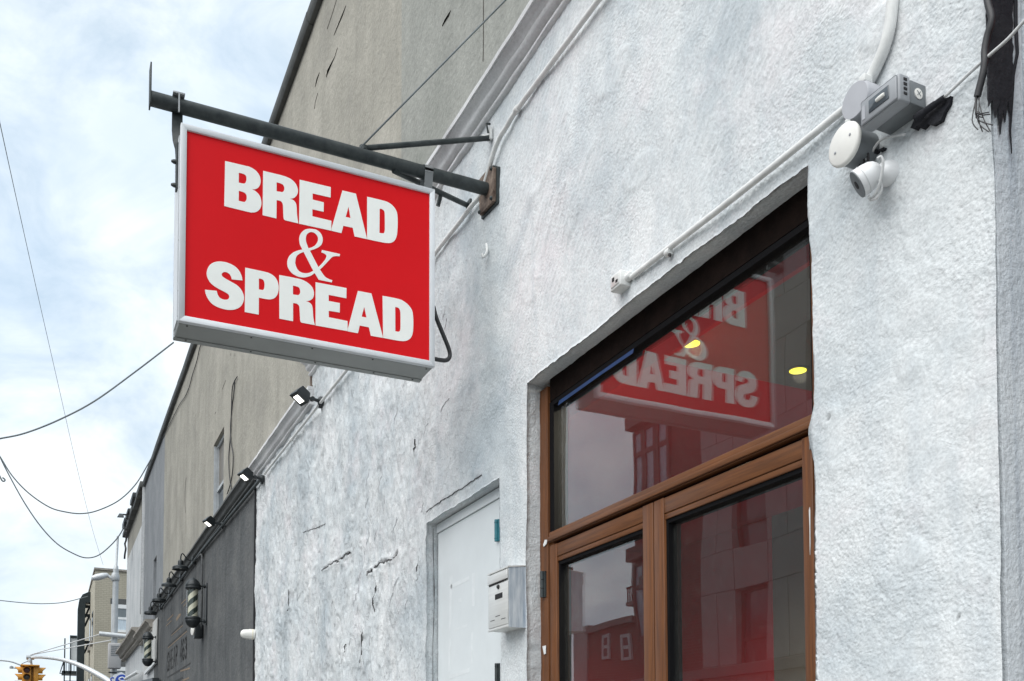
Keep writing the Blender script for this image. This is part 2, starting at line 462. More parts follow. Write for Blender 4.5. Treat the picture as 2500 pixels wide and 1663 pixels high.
def brick_mat(name, c1, c2, mortar, bw, bh, plane='x', bumpd=0.006):
    m = bpy.data.materials.new(name); m.use_nodes = True
    nt = m.node_tree; n, l = nt.nodes, nt.links; p = n['Principled BSDF']; p.inputs['Roughness'].default_value = 0.85
    tc = n.new('ShaderNodeTexCoord'); sp = n.new('ShaderNodeSeparateXYZ'); cb = n.new('ShaderNodeCombineXYZ')
    l.new(tc.outputs['Object'], sp.inputs[0])
    ad = n.new('ShaderNodeMath'); ad.operation = 'ADD'
    l.new(sp.outputs['X'], ad.inputs[0]); l.new(sp.outputs['Y'], ad.inputs[1])
    l.new(ad.outputs[0], cb.inputs[0]); l.new(sp.outputs['Z'], cb.inputs[1])
    b = n.new('ShaderNodeTexBrick'); b.inputs['Scale'].default_value = 1.0
    b.inputs['Color1'].default_value = (*c1, 1); b.inputs['Color2'].default_value = (*c2, 1); b.inputs['Mortar'].default_value = (*mortar, 1)
    b.inputs['Brick Width'].default_value = bw; b.inputs['Row Height'].default_value = bh; b.inputs['Mortar Size'].default_value = bh * 0.12
    l.new(cb.outputs[0], b.inputs['Vector'])
    nz = n.new('ShaderNodeTexNoise'); nz.inputs['Scale'].default_value = 0.8; nz.inputs['Detail'].default_value = 8; l.new(tc.outputs['Object'], nz.inputs['Vector'])
    mr = n.new('ShaderNodeMapRange'); mr.inputs['To Min'].default_value = 0.75; mr.inputs['To Max'].default_value = 1.2; l.new(nz.outputs['Fac'], mr.inputs['Value'])
    mx = n.new('ShaderNodeMix'); mx.data_type = 'RGBA'; mx.blend_type = 'MULTIPLY'; mx.inputs['Factor'].default_value = 1
    l.new(b.outputs['Color'], mx.inputs[6]); l.new(mr.outputs[0], mx.inputs[7]); l.new(mx.outputs[2], p.inputs['Base Color'])
    bp = n.new('ShaderNodeBump'); bp.inputs['Distance'].default_value = bumpd; bp.invert = True
    l.new(b.outputs['Fac'], bp.inputs['Height']); l.new(bp.outputs[0], p.inputs['Normal'])
    return m


M = {}
M['white'] = stucco('white_stucco_paint', (0.64, 0.675, 0.69), (0.755, 0.77, 0.775), (0.45, 0.505, 0.54), (0.50, 0.55, 0.585),
                    fine=95, fb=0.75, fd=0.0045, mid=17, mb=0.5, md=0.012, dirt_and_shade=True, streak_amt=0.6, streak_scale=(10, 10, 1.3), tint=(0.73, 0.70, 0.72))
M['white_trim'] = stucco('white_cornice_paint', (0.66, 0.67, 0.68), (0.78, 0.78, 0.77), (0.50, 0.50, 0.51), (0.45, 0.45, 0.45),
                         fine=60, fb=0.4, fd=0.003, mid=12, mb=0.4, md=0.006, streak_amt=0.4, streak_scale=(1.2, 14, 14))
M['return'] = stucco('shade_blued_white_stucco', (0.66, 0.71, 0.755), (0.73, 0.77, 0.80), (0.54, 0.60, 0.65), (0.30, 0.35, 0.42),
                     fine=85, fb=0.8, fd=0.004, mid=20, mb=0.5, md=0.01, streak_amt=0.6, streak_scale=(25, 25, 1.0))  # white wall paint with the blue of the shaded return put into its colour
M['stucco_warm'] = stucco('warm_grey_stucco', (0.36, 0.345, 0.30), (0.425, 0.405, 0.355), (0.30, 0.288, 0.255), (0.235, 0.225, 0.195),
                          fine=34, fb=0.5, fd=0.01, mid=7, mb=0.5, md=0.02, streak_amt=0.55, streak_scale=(5, 5, 0.32))
M['stucco_cool'] = stucco('cool_grey_stucco', (0.315, 0.32, 0.295), (0.365, 0.37, 0.34), (0.26, 0.27, 0.245), (0.19, 0.195, 0.18),
                          fine=40, fb=0.5, fd=0.008, mid=8, mb=0.5, md=0.015, streak_amt=0.5, streak_scale=(6, 6, 0.35))
M['stucco_blue'] = stucco('blue_grey_stucco_paint', (0.26, 0.275, 0.29), (0.30, 0.31, 0.325), (0.22, 0.235, 0.25), (0.19, 0.20, 0.215),
                          fine=30, fb=0.4, fd=0.01, mid=6, mb=0.4, md=0.015, streak_amt=0.5, streak_scale=(5, 5, 0.3))
M['stucco_dark'] = stucco('dark_grey_stucco_paint', (0.098, 0.103, 0.106), (0.13, 0.134, 0.134), (0.068, 0.073, 0.077), (0.16, 0.16, 0.155),
                          fine=34, fb=0.7, fd=0.012, mid=9, mb=0.6, md=0.02, streak_amt=0.5, streak_scale=(6, 6, 0.5))
M['dark_trim'] = pmat('dark_cornice_paint', (0.085, 0.09, 0.09), 0.7, var=0.3, vscale=4, stretch=(1, 6, 6), bump=0.3, bscale=40)
M['stucco_white2'] = stucco('pale_wall_paint', (0.62, 0.64, 0.65), (0.70, 0.71, 0.71), (0.52, 0.55, 0.56), (0.45, 0.47, 0.48),
                            fine=25, fb=0.4, fd=0.01, mid=6, mb=0.4, md=0.015, streak_amt=0.5, streak_scale=(5, 5, 0.3))
M['stone_trim'] = pmat('weathered_cornice_stone', (0.30, 0.28, 0.25), 0.8, var=0.3, vscale=5, bump=0.3, bscale=30)
M['coping'] = pmat('dark_roof_coping_metal', (0.075, 0.078, 0.075), 0.6, 0.2, var=0.35, vscale=5, bump=0.2, bscale=30)
M['black_iron'] = pmat('black_iron_paint', (0.018, 0.025, 0.028), 0.5, 0.2, var=0.35, vscale=25, bump=0.25, bscale=120, bdist=0.001, col2=(0.05, 0.06, 0.06))
M['rust'] = pmat('rusty_plate', (0.26, 0.20, 0.16), 0.8, 0.1, vscale=30, bump=0.5, bscale=80, col2=(0.06, 0.035, 0.025))
M['alu'] = pmat('white_aluminium', (0.62, 0.65, 0.68), 0.55, 0.0, var=0.05, vscale=10)
M['alu_grey'] = pmat('grey_sheet_metal', (0.26, 0.275, 0.27), 0.5, 0.2, var=0.1, vscale=3)
M['red'] = pmat('red_sign_face', (0.66, 0.006, 0.011), 0.38, 0.0, var=0.03, vscale=3, spec=0.16)
M['letter'] = pmat('white_vinyl_letters', (0.85, 0.87, 0.84), 0.5, 0.0, var=0.02, vscale=20)
M['screw'] = pmat('dark_screw', (0.06, 0.06, 0.06), 0.5, 0.5)
M['wood_h'] = pmat('brown_woodgrain_rail', (0.170, 0.066, 0.023), 0.45, vscale=5, stretch=(1.0, 22, 22), col2=(0.085, 0.034, 0.015), spec=0.3, bump=0.08, bscale=9)
M['wood_v'] = pmat('brown_woodgrain_stile', (0.170, 0.064, 0.021), 0.45, vscale=5, stretch=(22, 22, 1.0), col2=(0.085, 0.034, 0.015), spec=0.3, bump=0.08, bscale=9)
M['shaded_filler'] = pmat('shade_darkened_gap_filler', (0.008, 0.0045, 0.0035), 0.9, var=0.5, vscale=20, bump=0.6, bscale=40, bdist=0.004, spec=0.1)
M['gasket'] = pmat('black_rubber', (0.006, 0.006, 0.007), 0.8, spec=0.1)
M['glass'] = glass_mat('window_glass', wav=0.10, r0=0.09)
M['glass_far'] = glass_mat('far_window_glass', tint=(0.88, 0.9, 0.88), r0=0.05)
M['tape'] = pmat('blue_tape', (0.008, 0.042, 0.14), 0.6, var=0.2, vscale=14)
M['white_paint'] = pmat('white_gloss_paint', (0.72, 0.74, 0.74), 0.45, var=0.05, vscale=8)
M['pipe_white'] = pmat('overpainted_white_pipe', (0.68, 0.69, 0.68), 0.6, var=0.12, vscale=20, bump=0.3, bscale=120, bdist=0.001)
M['door_white'] = pmat('white_painted_door', (0.66, 0.70, 0.715), 0.4, var=0.05, vscale=3, bump=0.05, bscale=50)
M['door_scar'] = pmat('paint_patch_white', (0.695, 0.73, 0.745), 0.5, var=0.05, vscale=20)
M['teal'] = pmat('teal_hinge_paint', (0.025, 0.16, 0.20), 0.5, var=0.25, vscale=40)
M['steel'] = pmat('brushed_steel', (0.66, 0.665, 0.65), 0.4, 0.25, var=0.08, vscale=4, stretch=(1, 1, 30))
M['marble'] = pmat('streaked_grey_paint_side', (0.62, 0.66, 0.69), 0.5, vscale=4, stretch=(14, 14, 1.6), col2=(0.27, 0.33, 0.40))
M['dark'] = pmat('near_black', (0.01, 0.01, 0.012), 0.7)
M['grey_plastic'] = pmat('grey_outlet_plastic', (0.29, 0.305, 0.325), 0.45, var=0.06, vscale=12)
M['grey_plastic_pale'] = pmat('pale_grey_conduit_body', (0.40, 0.41, 0.44), 0.5, var=0.06, vscale=12)
M['grey_plastic_dark'] = pmat('dark_grey_outlet_plastic', (0.15, 0.165, 0.175), 0.5, var=0.08, vscale=12)
M['cover_white'] = pmat('cream_white_cover', (0.74, 0.735, 0.70), 0.5, var=0.04, vscale=18)
M['cam_white'] = pmat('camera_white_plastic', (0.74, 0.75, 0.76), 0.35, var=0.02)
M['cable_white'] = pmat('grey_white_cable', (0.56, 0.57, 0.57), 0.55, var=0.1, vscale=30)
M['cable_black'] = pmat('black_cable', (0.03, 0.03, 0.033), 0.5, var=0.3, vscale=30)
M['wire'] = pmat('overhead_wire', (0.16, 0.18, 0.19), 0.7, spec=0.2)
M['tar'] = stucco('black_tar_smear', (0.017, 0.018, 0.023), (0.03, 0.031, 0.036), (0.01, 0.01, 0.014), (0.05, 0.05, 0.055), fine=90, fb=0.8, fd=0.004, mid=20, mb=0.4, md=0.008)
M['lamp_black'] = pmat('black_lamp_metal', (0.022, 0.027, 0.03), 0.42, 0.3, var=0.2, vscale=15)
M['lamp_led'] = pmat('lit_led_panel', (0.9, 0.9, 0.85), 0.5, emit=(1.0, 0.98, 0.90), estr=1.7)
M['bulb_warm'] = pmat('lit_warm_bulb', (0.9, 0.8, 0.3), 0.5, emit=(1.0, 0.84, 0.05), estr=1.35)
M['pole_cream'] = pmat('barber_cream', (0.72, 0.68, 0.55), 0.35, var=0.05)
M['pole_green'] = pmat('barber_dark_green', (0.012, 0.028, 0.02), 0.35, var=0.1)
M['print_dark'] = pmat('painted_letter_charcoal', (0.022, 0.024, 0.026), 0.85, vscale=14, col2=(0.045, 0.045, 0.045))
M['print_tan'] = pmat('painted_line_tan', (0.27, 0.19, 0.12), 0.85, vscale=14, col2=(0.16, 0.13, 0.10))
M['int_red'] = pmat('red_room_paint', (0.42, 0.007, 0.018), 0.6, var=0.08, vscale=2)
M['int_ceil'] = pmat('dark_red_ceiling_paint', (0.42, 0.012, 0.028), 0.7, var=0.08, vscale=2)
M['int_grey'] = pmat('grey_room_paint', (0.16, 0.155, 0.15), 0.7, var=0.1, vscale=2)
M['int_floor'] = pmat('shop_floor', (0.38, 0.34, 0.31), 0.5, var=0.2, vscale=3)
M['asphalt'] = pmat('asphalt', (0.055, 0.055, 0.057), 0.9, var=0.25, vscale=3, bump=0.4, bscale=80, bdist=0.004)
M['concrete'] = pmat('pavement_concrete', (0.24, 0.235, 0.225), 0.85, var=0.15, vscale=3, bump=0.3, bscale=60, bdist=0.003)
M['line_white'] = pmat('road_marking', (0.62, 0.62, 0.6), 0.8, var=0.15, vscale=12)
M['beige_brick'] = brick_mat('beige_brick', (0.42, 0.39, 0.31), (0.39, 0.36, 0.285), (0.32, 0.30, 0.24), 0.24, 0.092)
M['red_brick'] = brick_mat('red_brick', (0.13, 0.06, 0.048), (0.10, 0.045, 0.036), (0.13, 0.11, 0.10), 0.24, 0.085)
M['panel'] = pmat('pale_facade_panel', (0.30, 0.295, 0.29), 0.6, var=0.06, vscale=1)
M['panel_dark'] = pmat('dark_facade_panel', (0.16, 0.155, 0.15), 0.6, var=0.1, vscale=1)
M['frame_brown'] = pmat('brown_window_frame', (0.07, 0.035, 0.03), 0.5)
M['pane_dark'] = pmat('dark_window_pane', (0.05, 0.06, 0.07), 0.08, spec=0.8, var=0.3, vscale=1.5)
M['pane_sky'] = pmat('sky_lit_window_pane', (0.30, 0.36, 0.42), 0.08, spec=0.8, var=0.25, vscale=3)
M['curtain'] = pmat('pale_curtain', (0.50, 0.58, 0.64), 0.7, var=0.2, vscale=3, stretch=(1, 8, 1))
M['shade'] = pmat('grey_roller_shade', (0.16, 0.19, 0.205), 0.7, var=0.1, vscale=3)
M['galv'] = pmat('galvanised_pole', (0.40, 0.42, 0.43), 0.5, 0.4, var=0.1, vscale=6)
M['galv_light'] = pmat('pale_galvanised_arm', (0.58, 0.60, 0.61), 0.45, 0.3, var=0.08, vscale=6)
M['cabinet'] = pmat('grey_cabinet', (0.36, 0.36, 0.36), 0.6, var=0.06, vscale=4)
M['signal_yellow'] = pmat('signal_yellow', (0.52, 0.24, 0.025), 0.5, var=0.12, vscale=6)
M['lens_red'] = pmat('unlit_red_lens', (0.06, 0.008, 0.012), 0.3)
M['lens_amber'] = pmat('unlit_amber_lens', (0.045, 0.045, 0.035), 0.3)
M['lens_green'] = pmat('green_lens', (0.01, 0.14, 0.05), 0.3)
M['sign_white'] = pmat('street_sign_white', (0.72, 0.74, 0.76), 0.4, var=0.04)
M['sign_blue'] = pmat('street_sign_blue', (0.02, 0.07, 0.40), 0.4, var=0.06)
M['duct'] = pmat('black_duct', (0.022, 0.032, 0.036), 0.5, 0.3, var=0.3, vscale=1.5)
M['duct_rust'] = pmat('rusty_duct_cap', (0.14, 0.05, 0.035), 0.7, var=0.3, vscale=4)
M['shade_brown'] = pmat('brownish_window_shade', (0.17, 0.155, 0.135), 0.5, var=0.2, vscale=3)
M['frame_pale'] = pmat('weathered_pale_window_frame', (0.42, 0.45, 0.47), 0.6, var=0.15, vscale=8)
M['crack_dark'] = pmat('open_crack_shadowed_render', (0.085, 0.08, 0.072), 0.9, var=0.4, vscale=8)
M['wall_crack'] = pmat('open_wall_crack', (0.075, 0.075, 0.077), 0.9, var=0.4, vscale=30)
M['hairline'] = pmat('grimy_flake_edge', (0.46, 0.48, 0.50), 0.9, var=0.3, vscale=20)
M['mesh_pale'] = pmat('pale_privacy_screen', (0.50, 0.54, 0.57), 0.6, var=0.12, vscale=2)
M['banner'] = pmat('pale_banner', (0.55, 0.55, 0.53), 0.7, var=0.08, vscale=2)


# ================================================================== STRUCTURE: ground
def flat(name, x0, x1, y0, y1, z, mat, thick=0.02):
    bm = new_bm(); box(bm, (x0, y0, z - thick), (x1, y1, z))
    return single(name, bm, mat, None, None, kind='structure')


flat('road', -400, 200, -11.2, -3.4, -0.13, M['asphalt'])
flat('ground', -600, 400, -400, 400, -0.30, M['asphalt'])
flat('pavement', -24.6, 60, -3.25, 0.6, 0.0, M['concrete'], 0.14)
flat('kerb', -24.6, 60, -3.4, -3.252, -0.004, M['stone_trim'], 0.14)
flat('pavement_opposite', -400, 60, -15.0, -11.35, 0.0, M['concrete'], 0.14)
flat('kerb_opposite', -400, 60, -11.348, -11.2, -0.004, M['stone_trim'], 0.14)
flat('pavement_beyond_crossing', -400, -46.0, -3.4, 1.5, 0.0, M['concrete'], 0.14)


# ================================================================== numpy value noise for the plaster relief
def _hash(ix, iy, s):
    h = (ix.astype(np.int64) * 374761393 + iy.astype(np.int64) * 668265263 + s * 974634777) & 0x7fffffff
    h = ((h ^ (h >> 13)) * 1274126177) & 0x7fffffff
    return ((h ^ (h >> 16)) & 0xffff) / 65535.0


def vnoise(x, y, s=0):
    ix = np.floor(x); iy = np.floor(y); fx = x - ix; fy = y - iy
    fx = fx * fx * (3 - 2 * fx); fy = fy * fy * (3 - 2 * fy)
    a = _hash(ix, iy, s); b = _hash(ix + 1, iy, s); c = _hash(ix, iy + 1, s); d = _hash(ix + 1, iy + 1, s)
    return (a * (1 - fx) + b * fx) * (1 - fy) + (c * (1 - fx) + d * fx) * fy


def fbm(x, y, o=4, s=0, g=0.5):
    t = 0; a = 1; n = 0
    for k in range(o):
        t = t + a * vnoise(x * 2 ** k + 13.7 * k, y * 2 ** k + 7.1 * k, s + k); n += a; a *= g
    return t / n


def sstep(a, b, x):
    t = np.clip((x - a) / (b - a), 0, 1); return t * t * (3 - 2 * t)


def seg_dist(X, Z, pts):
    d = np.full(X.shape, 9.0)
    for (ax, az), (bx, bz) in zip(pts[:-1], pts[1:]):
        vx, vz = bx - ax, bz - az
        t = np.clip(((X - ax) * vx + (Z - az) * vz) / (vx * vx + vz * vz + 1e-9), 0, 1)
        d = np.minimum(d, np.hypot(X - ax - t * vx, Z - az - t * vz))
    return d


def wz(px, py):
    p = yp(px, py, 0.0); return (p.x, p.z)


def cracks_px(lists):
    return [[wz(*p) for p in L] for L in lists]


CRACKS = cracks_px([
    [(786, 1394), (806, 1378), (822, 1372), (842, 1358), (856, 1348)],
    [(898, 1402), (912, 1388), (930, 1374), (952, 1366), (966, 1360), (974, 1350)],
    [(922, 1432), (916, 1450), (912, 1475), (914, 1495)],
    [(711, 1442), (709, 1470), (706, 1492)],
    [(888, 1540), (884, 1570), (878, 1600), (876, 1618)],
    [(848, 1572), (842, 1600)], [(1016, 1070), (1016, 1090), (1014, 1105)],
    [(1024, 1362), (1019, 1396)], [(870, 1300), (905, 1262), (942, 1225), (960, 1195)],
    [(1040, 1250), (1085, 1220), (1130, 1190), (1178, 1160)], [(898, 1394), (912, 1394)],
    [(740, 1300), (760, 1292), (790, 1278)], [(1062, 1288), (1060, 1400), (1064, 1500), (1058, 1663)],
    [(2010, 1022), (2022, 1008), (2030, 1003)],
])
FLAKE_HOLES = [wz(961, 1366), wz(812, 1376), wz(2019, 1012), wz(1844, 508)]


def wall_disp(X, Z):
    left = 1 - sstep(-4.7, -3.2, X)                 # old flaking plaster to the left
    right = sstep(-1.85, -1.7, X)                   # pebble-dashed pier right of the entrance
    midz = sstep(2.85, 3.05, Z) * (1 - left) * (1 - right)
    h = 0.022 * (fbm(X * 1.1, Z * 1.1, 3, 1) - .5)
    h = h + 0.015 * (fbm(X * 4.5, Z * 3.0, 4, 2) - .5)
    fl = fbm(X * 3.2 + .8 * fbm(X * 6, Z * 6, 3, 8), Z * 2.1, 5, 3, .55) * 9.0
    ter = np.floor(fl) + sstep(.80, 1.0, fl - np.floor(fl))
    h = h + left * (ter / 9.0 - .5) * 0.060 * (0.35 + 0.65 * sstep(.40, .6, fbm(X * .9 + 4, Z * .9, 3, 11)))
    h = h + (0.15 + .85 * left) * 0.020 * (fbm(X * 16, Z * 11, 4, 5) - .5)
    # long diagonal trowel ridges on the smoother middle
    u = X * .60 + Z * .80
    w = -X * .80 + Z * .60
    rid = np.abs(fbm(u * 1.4 + 3, w * 5.5, 4, 6) - .5)
    h = h + midz * 0.007 * np.exp(-rid * 16) * sstep(.42, .62, fbm(X * 1.7 + 2, Z * 1.7, 3, 23))
    h = h + midz * 0.0010 * np.sin(w * 210 + 9 * fbm(X * 9, Z * 9, 3, 21)) * (.4 + fbm(X * 3, Z * 3, 2, 22))
    h = h + right * 0.0017 * (fbm(X * 75, Z * 75, 3, 7) - .5) + right * .006 * (fbm(X * 9, Z * 14, 4, 17) - .5)
    kq = skim_mask(X, Z); h = h + .0025 * kq * (right + midz).clip(0, 1) + .006 * kq * (fbm(X * 14, Z * 9, 4, 95) - .5)
    dirt_and_shade = np.zeros(X.shape)  # colour mask: grime, plus occlusion painted into the cracks
    jx = X + .040 * (fbm(X * 30, Z * 30, 4, 31, .6) - .5); jz = Z + .040 * (fbm(X * 30 + 50, Z * 30, 4, 32, .6) - .5)
    for i, c in enumerate(CRACKS):
        d = seg_dist(jx, jz, c)
        wd = 0.0052 if c[0][0] < -4.6 else 0.0042
        amt = (1, 1, .9, .9, .9, .8, .7, .7, .12, .28, .9, .2, .75, .5)[i]
        k = np.exp(-(d / wd) ** 2)
        h = h - 0.009 * amt * k
        brk = sstep(.36, .56, fbm(X * 18, Z * 18, 3, 41 + i))
        h = h + 0.009 * amt * k * (1 - brk); dirt_and_shade = np.maximum(dirt_and_shade, amt * k * brk)
        h = h + 0.006 * amt * np.exp(-((d - wd * 2.5) / (wd * 2)) ** 2)      # lifted paint beside the crack
    for cx_, cz_ in FLAKE_HOLES:
        d = np.hypot((jx - cx_), (jz - cz_) * 1.2)
        k = 1 - sstep(.010, .016, d + .02 * (fbm(X * 60, Z * 60, 2, 51) - .5)) if cx_ < -3 else 1 - sstep(.004, .007, d)
        h = h - .012 * k; dirt_and_shade = np.maximum(dirt_and_shade, .9 * k)
    # little pock marks on the pier
    for px, py in ((2194, 1263), (2382, 1236), (2412, 1310), (2416, 1418), (2032, 1504), (2344, 1505), (2395, 835), (2362, 905), (2120, 1190)):
        c = wz(px, py); d = np.hypot(X - c[0], Z - c[1]); k = np.exp(-(d / .0028) ** 2); h = h - .006 * k; dirt_and_shade = np.maximum(dirt_and_shade, .8 * k)
    # weak grey grime where the paint has washed thin
    g = sstep(.56, .78, fbm(X * 2.2 + 9, Z * 1.4 + 3, 5, 61)) * .10 + left * sstep(.6, .8, fbm(X * 7, Z * 3.2, 4, 66)) * .10
    dirt_and_shade = np.maximum(dirt_and_shade, g)
    return h, dirt_and_shade


def skim_mask(X, Z):
    """hand-sized patches skimmed over smooth with filler"""
    k = np.zeros(X.shape)
    jx = X + .03 * (fbm(X * 12, Z * 12, 3, 91) - .5); jz = Z + .03 * (fbm(X * 12 + 9, Z * 12, 3, 92) - .5)
    for px, py, rx_, rz_ in ((2225, 1352, .040, .036), (2218, 880, .034, .034), (2000, 500, .075, .11), (2030, 1075, .03, .08), (1560, 420, .10, .05), (1300, 700, .09, .07), (1500, 180, .12, .06), (2150, 60, .07, .05)):
        c = wz(px, py); d = np.hypot((jx - c[0]) / rx_, (jz - c[1]) / rz_); k = np.maximum(k, 1 - sstep(.82, 1.05, d))
    return k


def lin(a, b, step):
    n = max(1, int(round((b - a) / step))); return np.linspace(a, b, n + 1)[:-1]


DX0, DX1, DZ = -4.286, -3.47, 2.66           # utility door opening
WX0, WX1, WZ = -3.23, -1.735, 2.955          # entrance opening
WR = -1.24                                   # right arris of the facade
storefront = Thing('white_storefront', 'white painted stucco shopfront wall with peeling cracks around the glazed brown entrance', 'building', (-4.0, 0, 0))


def build_front():
    xs = np.concatenate([lin(-8.474, -6.4, .009), lin(-6.4, DX0, .007), lin(DX0, DX1, .02), lin(DX1, WX0, .007), lin(WX0, WX1, .0075), lin(WX1, WR, .006), [WR]])
    zs = np.concatenate([lin(0.0, 1.62, .20), lin(1.62, DZ, .0085), lin(DZ, WZ, .0085), lin(WZ, 4.2, .0085), [4.2]])
    X, Z = np.meshgrid(xs, zs)                   # rows: z
    H, Dt = wall_disp(X, Z)
    nz, nx = X.shape
    # ragged arrises
    ex = np.zeros(X.shape); ez = np.zeros(X.shape)
    for xe in (DX0, DX1, WX0, WX1):
        i = int(np.argmin(abs(xs - xe)))
        amp = .022 if xe in (WX0, WX1) else .008
        zz = zs
        off = amp * (fbm(zz * 3.1 + xe, zz * 0 + 2, 4, 71) - .5) + .006 * (fbm(zz * 40, zz * 0 + xe, 3, 72) - .5)
        if xe == WX1:
            off = off + .022 * (1 - sstep(1.9, 2.5, zz)) - .018 * np.exp(-((zz - 2.31) / .05) ** 2)
        ex[:, i] += off * (zs <= (DZ if xe in (DX0, DX1) else WZ) + .001)
    for ze, a, b in ((DZ, DX0, DX1), (WZ, WX0, WX1)):
        j = int(np.argmin(abs(zs - ze)))
        mk = (xs >= a - 1e-6) & (xs <= b + 1e-6)
        ez[j, mk] += .016 * (fbm(xs[mk] * 2.6, xs[mk] * 0 + ze, 4, 73) - .5) + .007 * (fbm(xs[mk] * 45, xs[mk] * 0, 3, 74) - .5)
    X2, Z2 = X + ex, Z + ez
    Y2 = -H
    verts = np.stack([X2, Y2, Z2], -1).reshape(-1, 3)
    idx = np.arange(nz * nx).reshape(nz, nx)
    xc = (xs[:-1] + xs[1:]) / 2; zc = (zs[:-1] + zs[1:]) / 2
    XC, ZC = np.meshgrid(xc, zc)
    hole = ((XC > DX0) & (XC < DX1) & (ZC < DZ)) | ((XC > WX0) & (XC < WX1) & (ZC < WZ))
    hole |= (XC < -6.52) & (ZC > 3.99)
    keep = ~hole
    q = np.stack([idx[:-1, :-1], idx[:-1, 1:], idx[1:, 1:], idx[1:, :-1]], -1)[keep]
    vl = [verts]; fl = [q]; dl = [Dt.reshape(-1)]
    base = len(verts)

    def strip(ids, depth, tx=None, tz=None, n=7, rough=.006, seed=0, ends=None):
        """reveal: from the ragged arris straight back to the frame"""
        nonlocal base
        a = verts[ids]; m = len(ids)
        rows = []
        prev = ids
        for k in range(1, n + 1):
            t = k / n
            b = a.copy()
            b[:, 1] = a[:, 1] * (1 - t) + depth * t
            s = min(1, t * 1.5)
            nzv = rough * (fbm(a[:, 0] * 18 + t * 5, a[:, 2] * 18 + t * 9, 4, 80 + seed) - .5)
            nzv[0] = nzv[-1] = 0
            if tx is not None:
                b[:, 0] = a[:, 0] * (1 - s) + tx * s + nzv
            if tz is not None:
                b[:, 2] = a[:, 2] * (1 - s) + tz * s + nzv
            if ends is not None and tz is not None:          # soffit: follow the side reveals at its ends
                b[0, 0] = a[0, 0] * (1 - s) + ends[0] * s; b[-1, 0] = a[-1, 0] * (1 - s) + ends[1] * s
            if ends is not None and tx is not None:          # side: top vertex follows the soffit
                b[-1, 2] = a[-1, 2] * (1 - s) + ends[0] * s
            vl.append(b); dl.append(np.zeros(m))
            cur = np.arange(base, base + m); base += m
            fl.append(np.stack([prev[:-1], prev[1:], cur[1:], cur[:-1]], -1))
            prev = cur

    jD = int(np.argmin(abs(zs - DZ))); jW = int(np.argmin(abs(zs - WZ)))
    iD0, iD1, iW0, iW1 = [int(np.argmin(abs(xs - v))) for v in (DX0, DX1, WX0, WX1)]
    strip(idx[:jD + 1, iD0], .14, tx=DX0 - .004, seed=1, ends=(DZ + .002,)); strip(idx[:jD + 1, iD1], .14, tx=DX1 + .004, seed=2, ends=(DZ + .002,))
    strip(idx[jD, iD0:iD1 + 1], .14, tz=DZ + .002, seed=3, ends=(DX0 - .004, DX1 + .004))
    strip(idx[:jW + 1, iW0], .125, tx=WX0 - .012, seed=4, rough=.012, ends=(WZ + .002,)); strip(idx[:jW + 1, iW1], .125, tx=WX1 + .02, seed=5, ends=(WZ + .002,))
    strip(idx[jW, iW0:iW1 + 1], .125, tz=WZ + .002, seed=6, ends=(WX0 - .012, WX1 + .02))
    V = np.concatenate(vl); Fq = np.concatenate(fl); Dd = np.concatenate(dl)
    Sk = skim_mask(V[:, 0], V[:, 2]) * .85
    V = V - np.array(storefront.loc)
    me = bpy.data.meshes.new('wall')
    me.vertices.add(len(V)); me.vertices.foreach_set('co', V.astype(np.float32).ravel())
    me.loops.add(len(Fq) * 4); me.loops.foreach_set('vertex_index', Fq.astype(np.int32).ravel())
    me.polygons.add(len(Fq)); me.polygons.foreach_set('loop_start', np.arange(0, len(Fq) * 4, 4, dtype=np.int32))
    me.polygons.foreach_set('use_smooth', np.ones(len(Fq), dtype=bool))
    me.update(calc_edges=True)
    at = me.attributes.new('dirt_and_shade', 'FLOAT', 'POINT'); at.data.foreach_set('value', Dd.astype(np.float32))
    at = me.attributes.new('skim', 'FLOAT', 'POINT'); at.data.foreach_set('value', Sk.astype(np.float32))
    me.materials.append(M['white'])
    ob = bpy.data.objects.new('wall', me); COL.objects.link(ob); ob.parent = storefront.o


build_front()

# open cracks in the old plaster, following the relief of the wall
rc = random.Random(3)
for ci, c in enumerate(CRACKS):
    wmax = (.0036, .0042, .0032, .0036, .0036, .0026, .0026, .0026, 0, .0007, .0022, .0008, 0, 0)[ci]
    if not wmax:
        continue
    P = []
    for (ax, az), (bx, bz) in zip(c[:-1], c[1:]):
        nseg = max(2, int(math.hypot(bx - ax, bz - az) / .022))
        for k in range(nseg):
            t = k / nseg; jt = .008 if wmax > .002 else .004
            P.append((ax + (bx - ax) * t + rc.uniform(-jt, jt), az + (bz - az) * t + rc.uniform(-jt, jt)))
    P.append(c[-1])
    if ci == 12:
        P = [(p[0] - .02, p[1]) for p in P]
    n = len(P); bm = new_bm(); prevp = None
    hs = wall_disp(np.array([p[0] for p in P]), np.array([p[1] for p in P]))[0]
    for i, (x, z) in enumerate(P):
        w_ = wmax * (.25 + .75 * math.sin(math.pi * (i + .5) / n)) * rc.uniform(.35, 1.15) * (.12 if rc.random() < .12 else 1) + .0004
        y = -float(hs[i]) - .0045
        j0, j1 = P[max(0, i - 1)], P[min(n - 1, i + 1)]
        d = Vector((j1[0] - j0[0], 0, j1[1] - j0[1])).normalized(); nn = Vector((-d.z, 0, d.x))
        a_, b_ = Vector((x, y, z)) + nn * w_, Vector((x, y, z)) - nn * w_
        cur = [bm.verts.new(a_), bm.verts.new(b_), bm.verts.new(b_ + Vector((0, .02, 0))), bm.verts.new(a_ + Vector((0, .02, 0)))]
        if prevp:
            for k in range(4):
                bm.faces.new((prevp[k], prevp[(k + 1) % 4], cur[(k + 1) % 4], cur[k]))
        prevp = cur
    storefront.part('wall_crack', bm, M['wall_crack'])

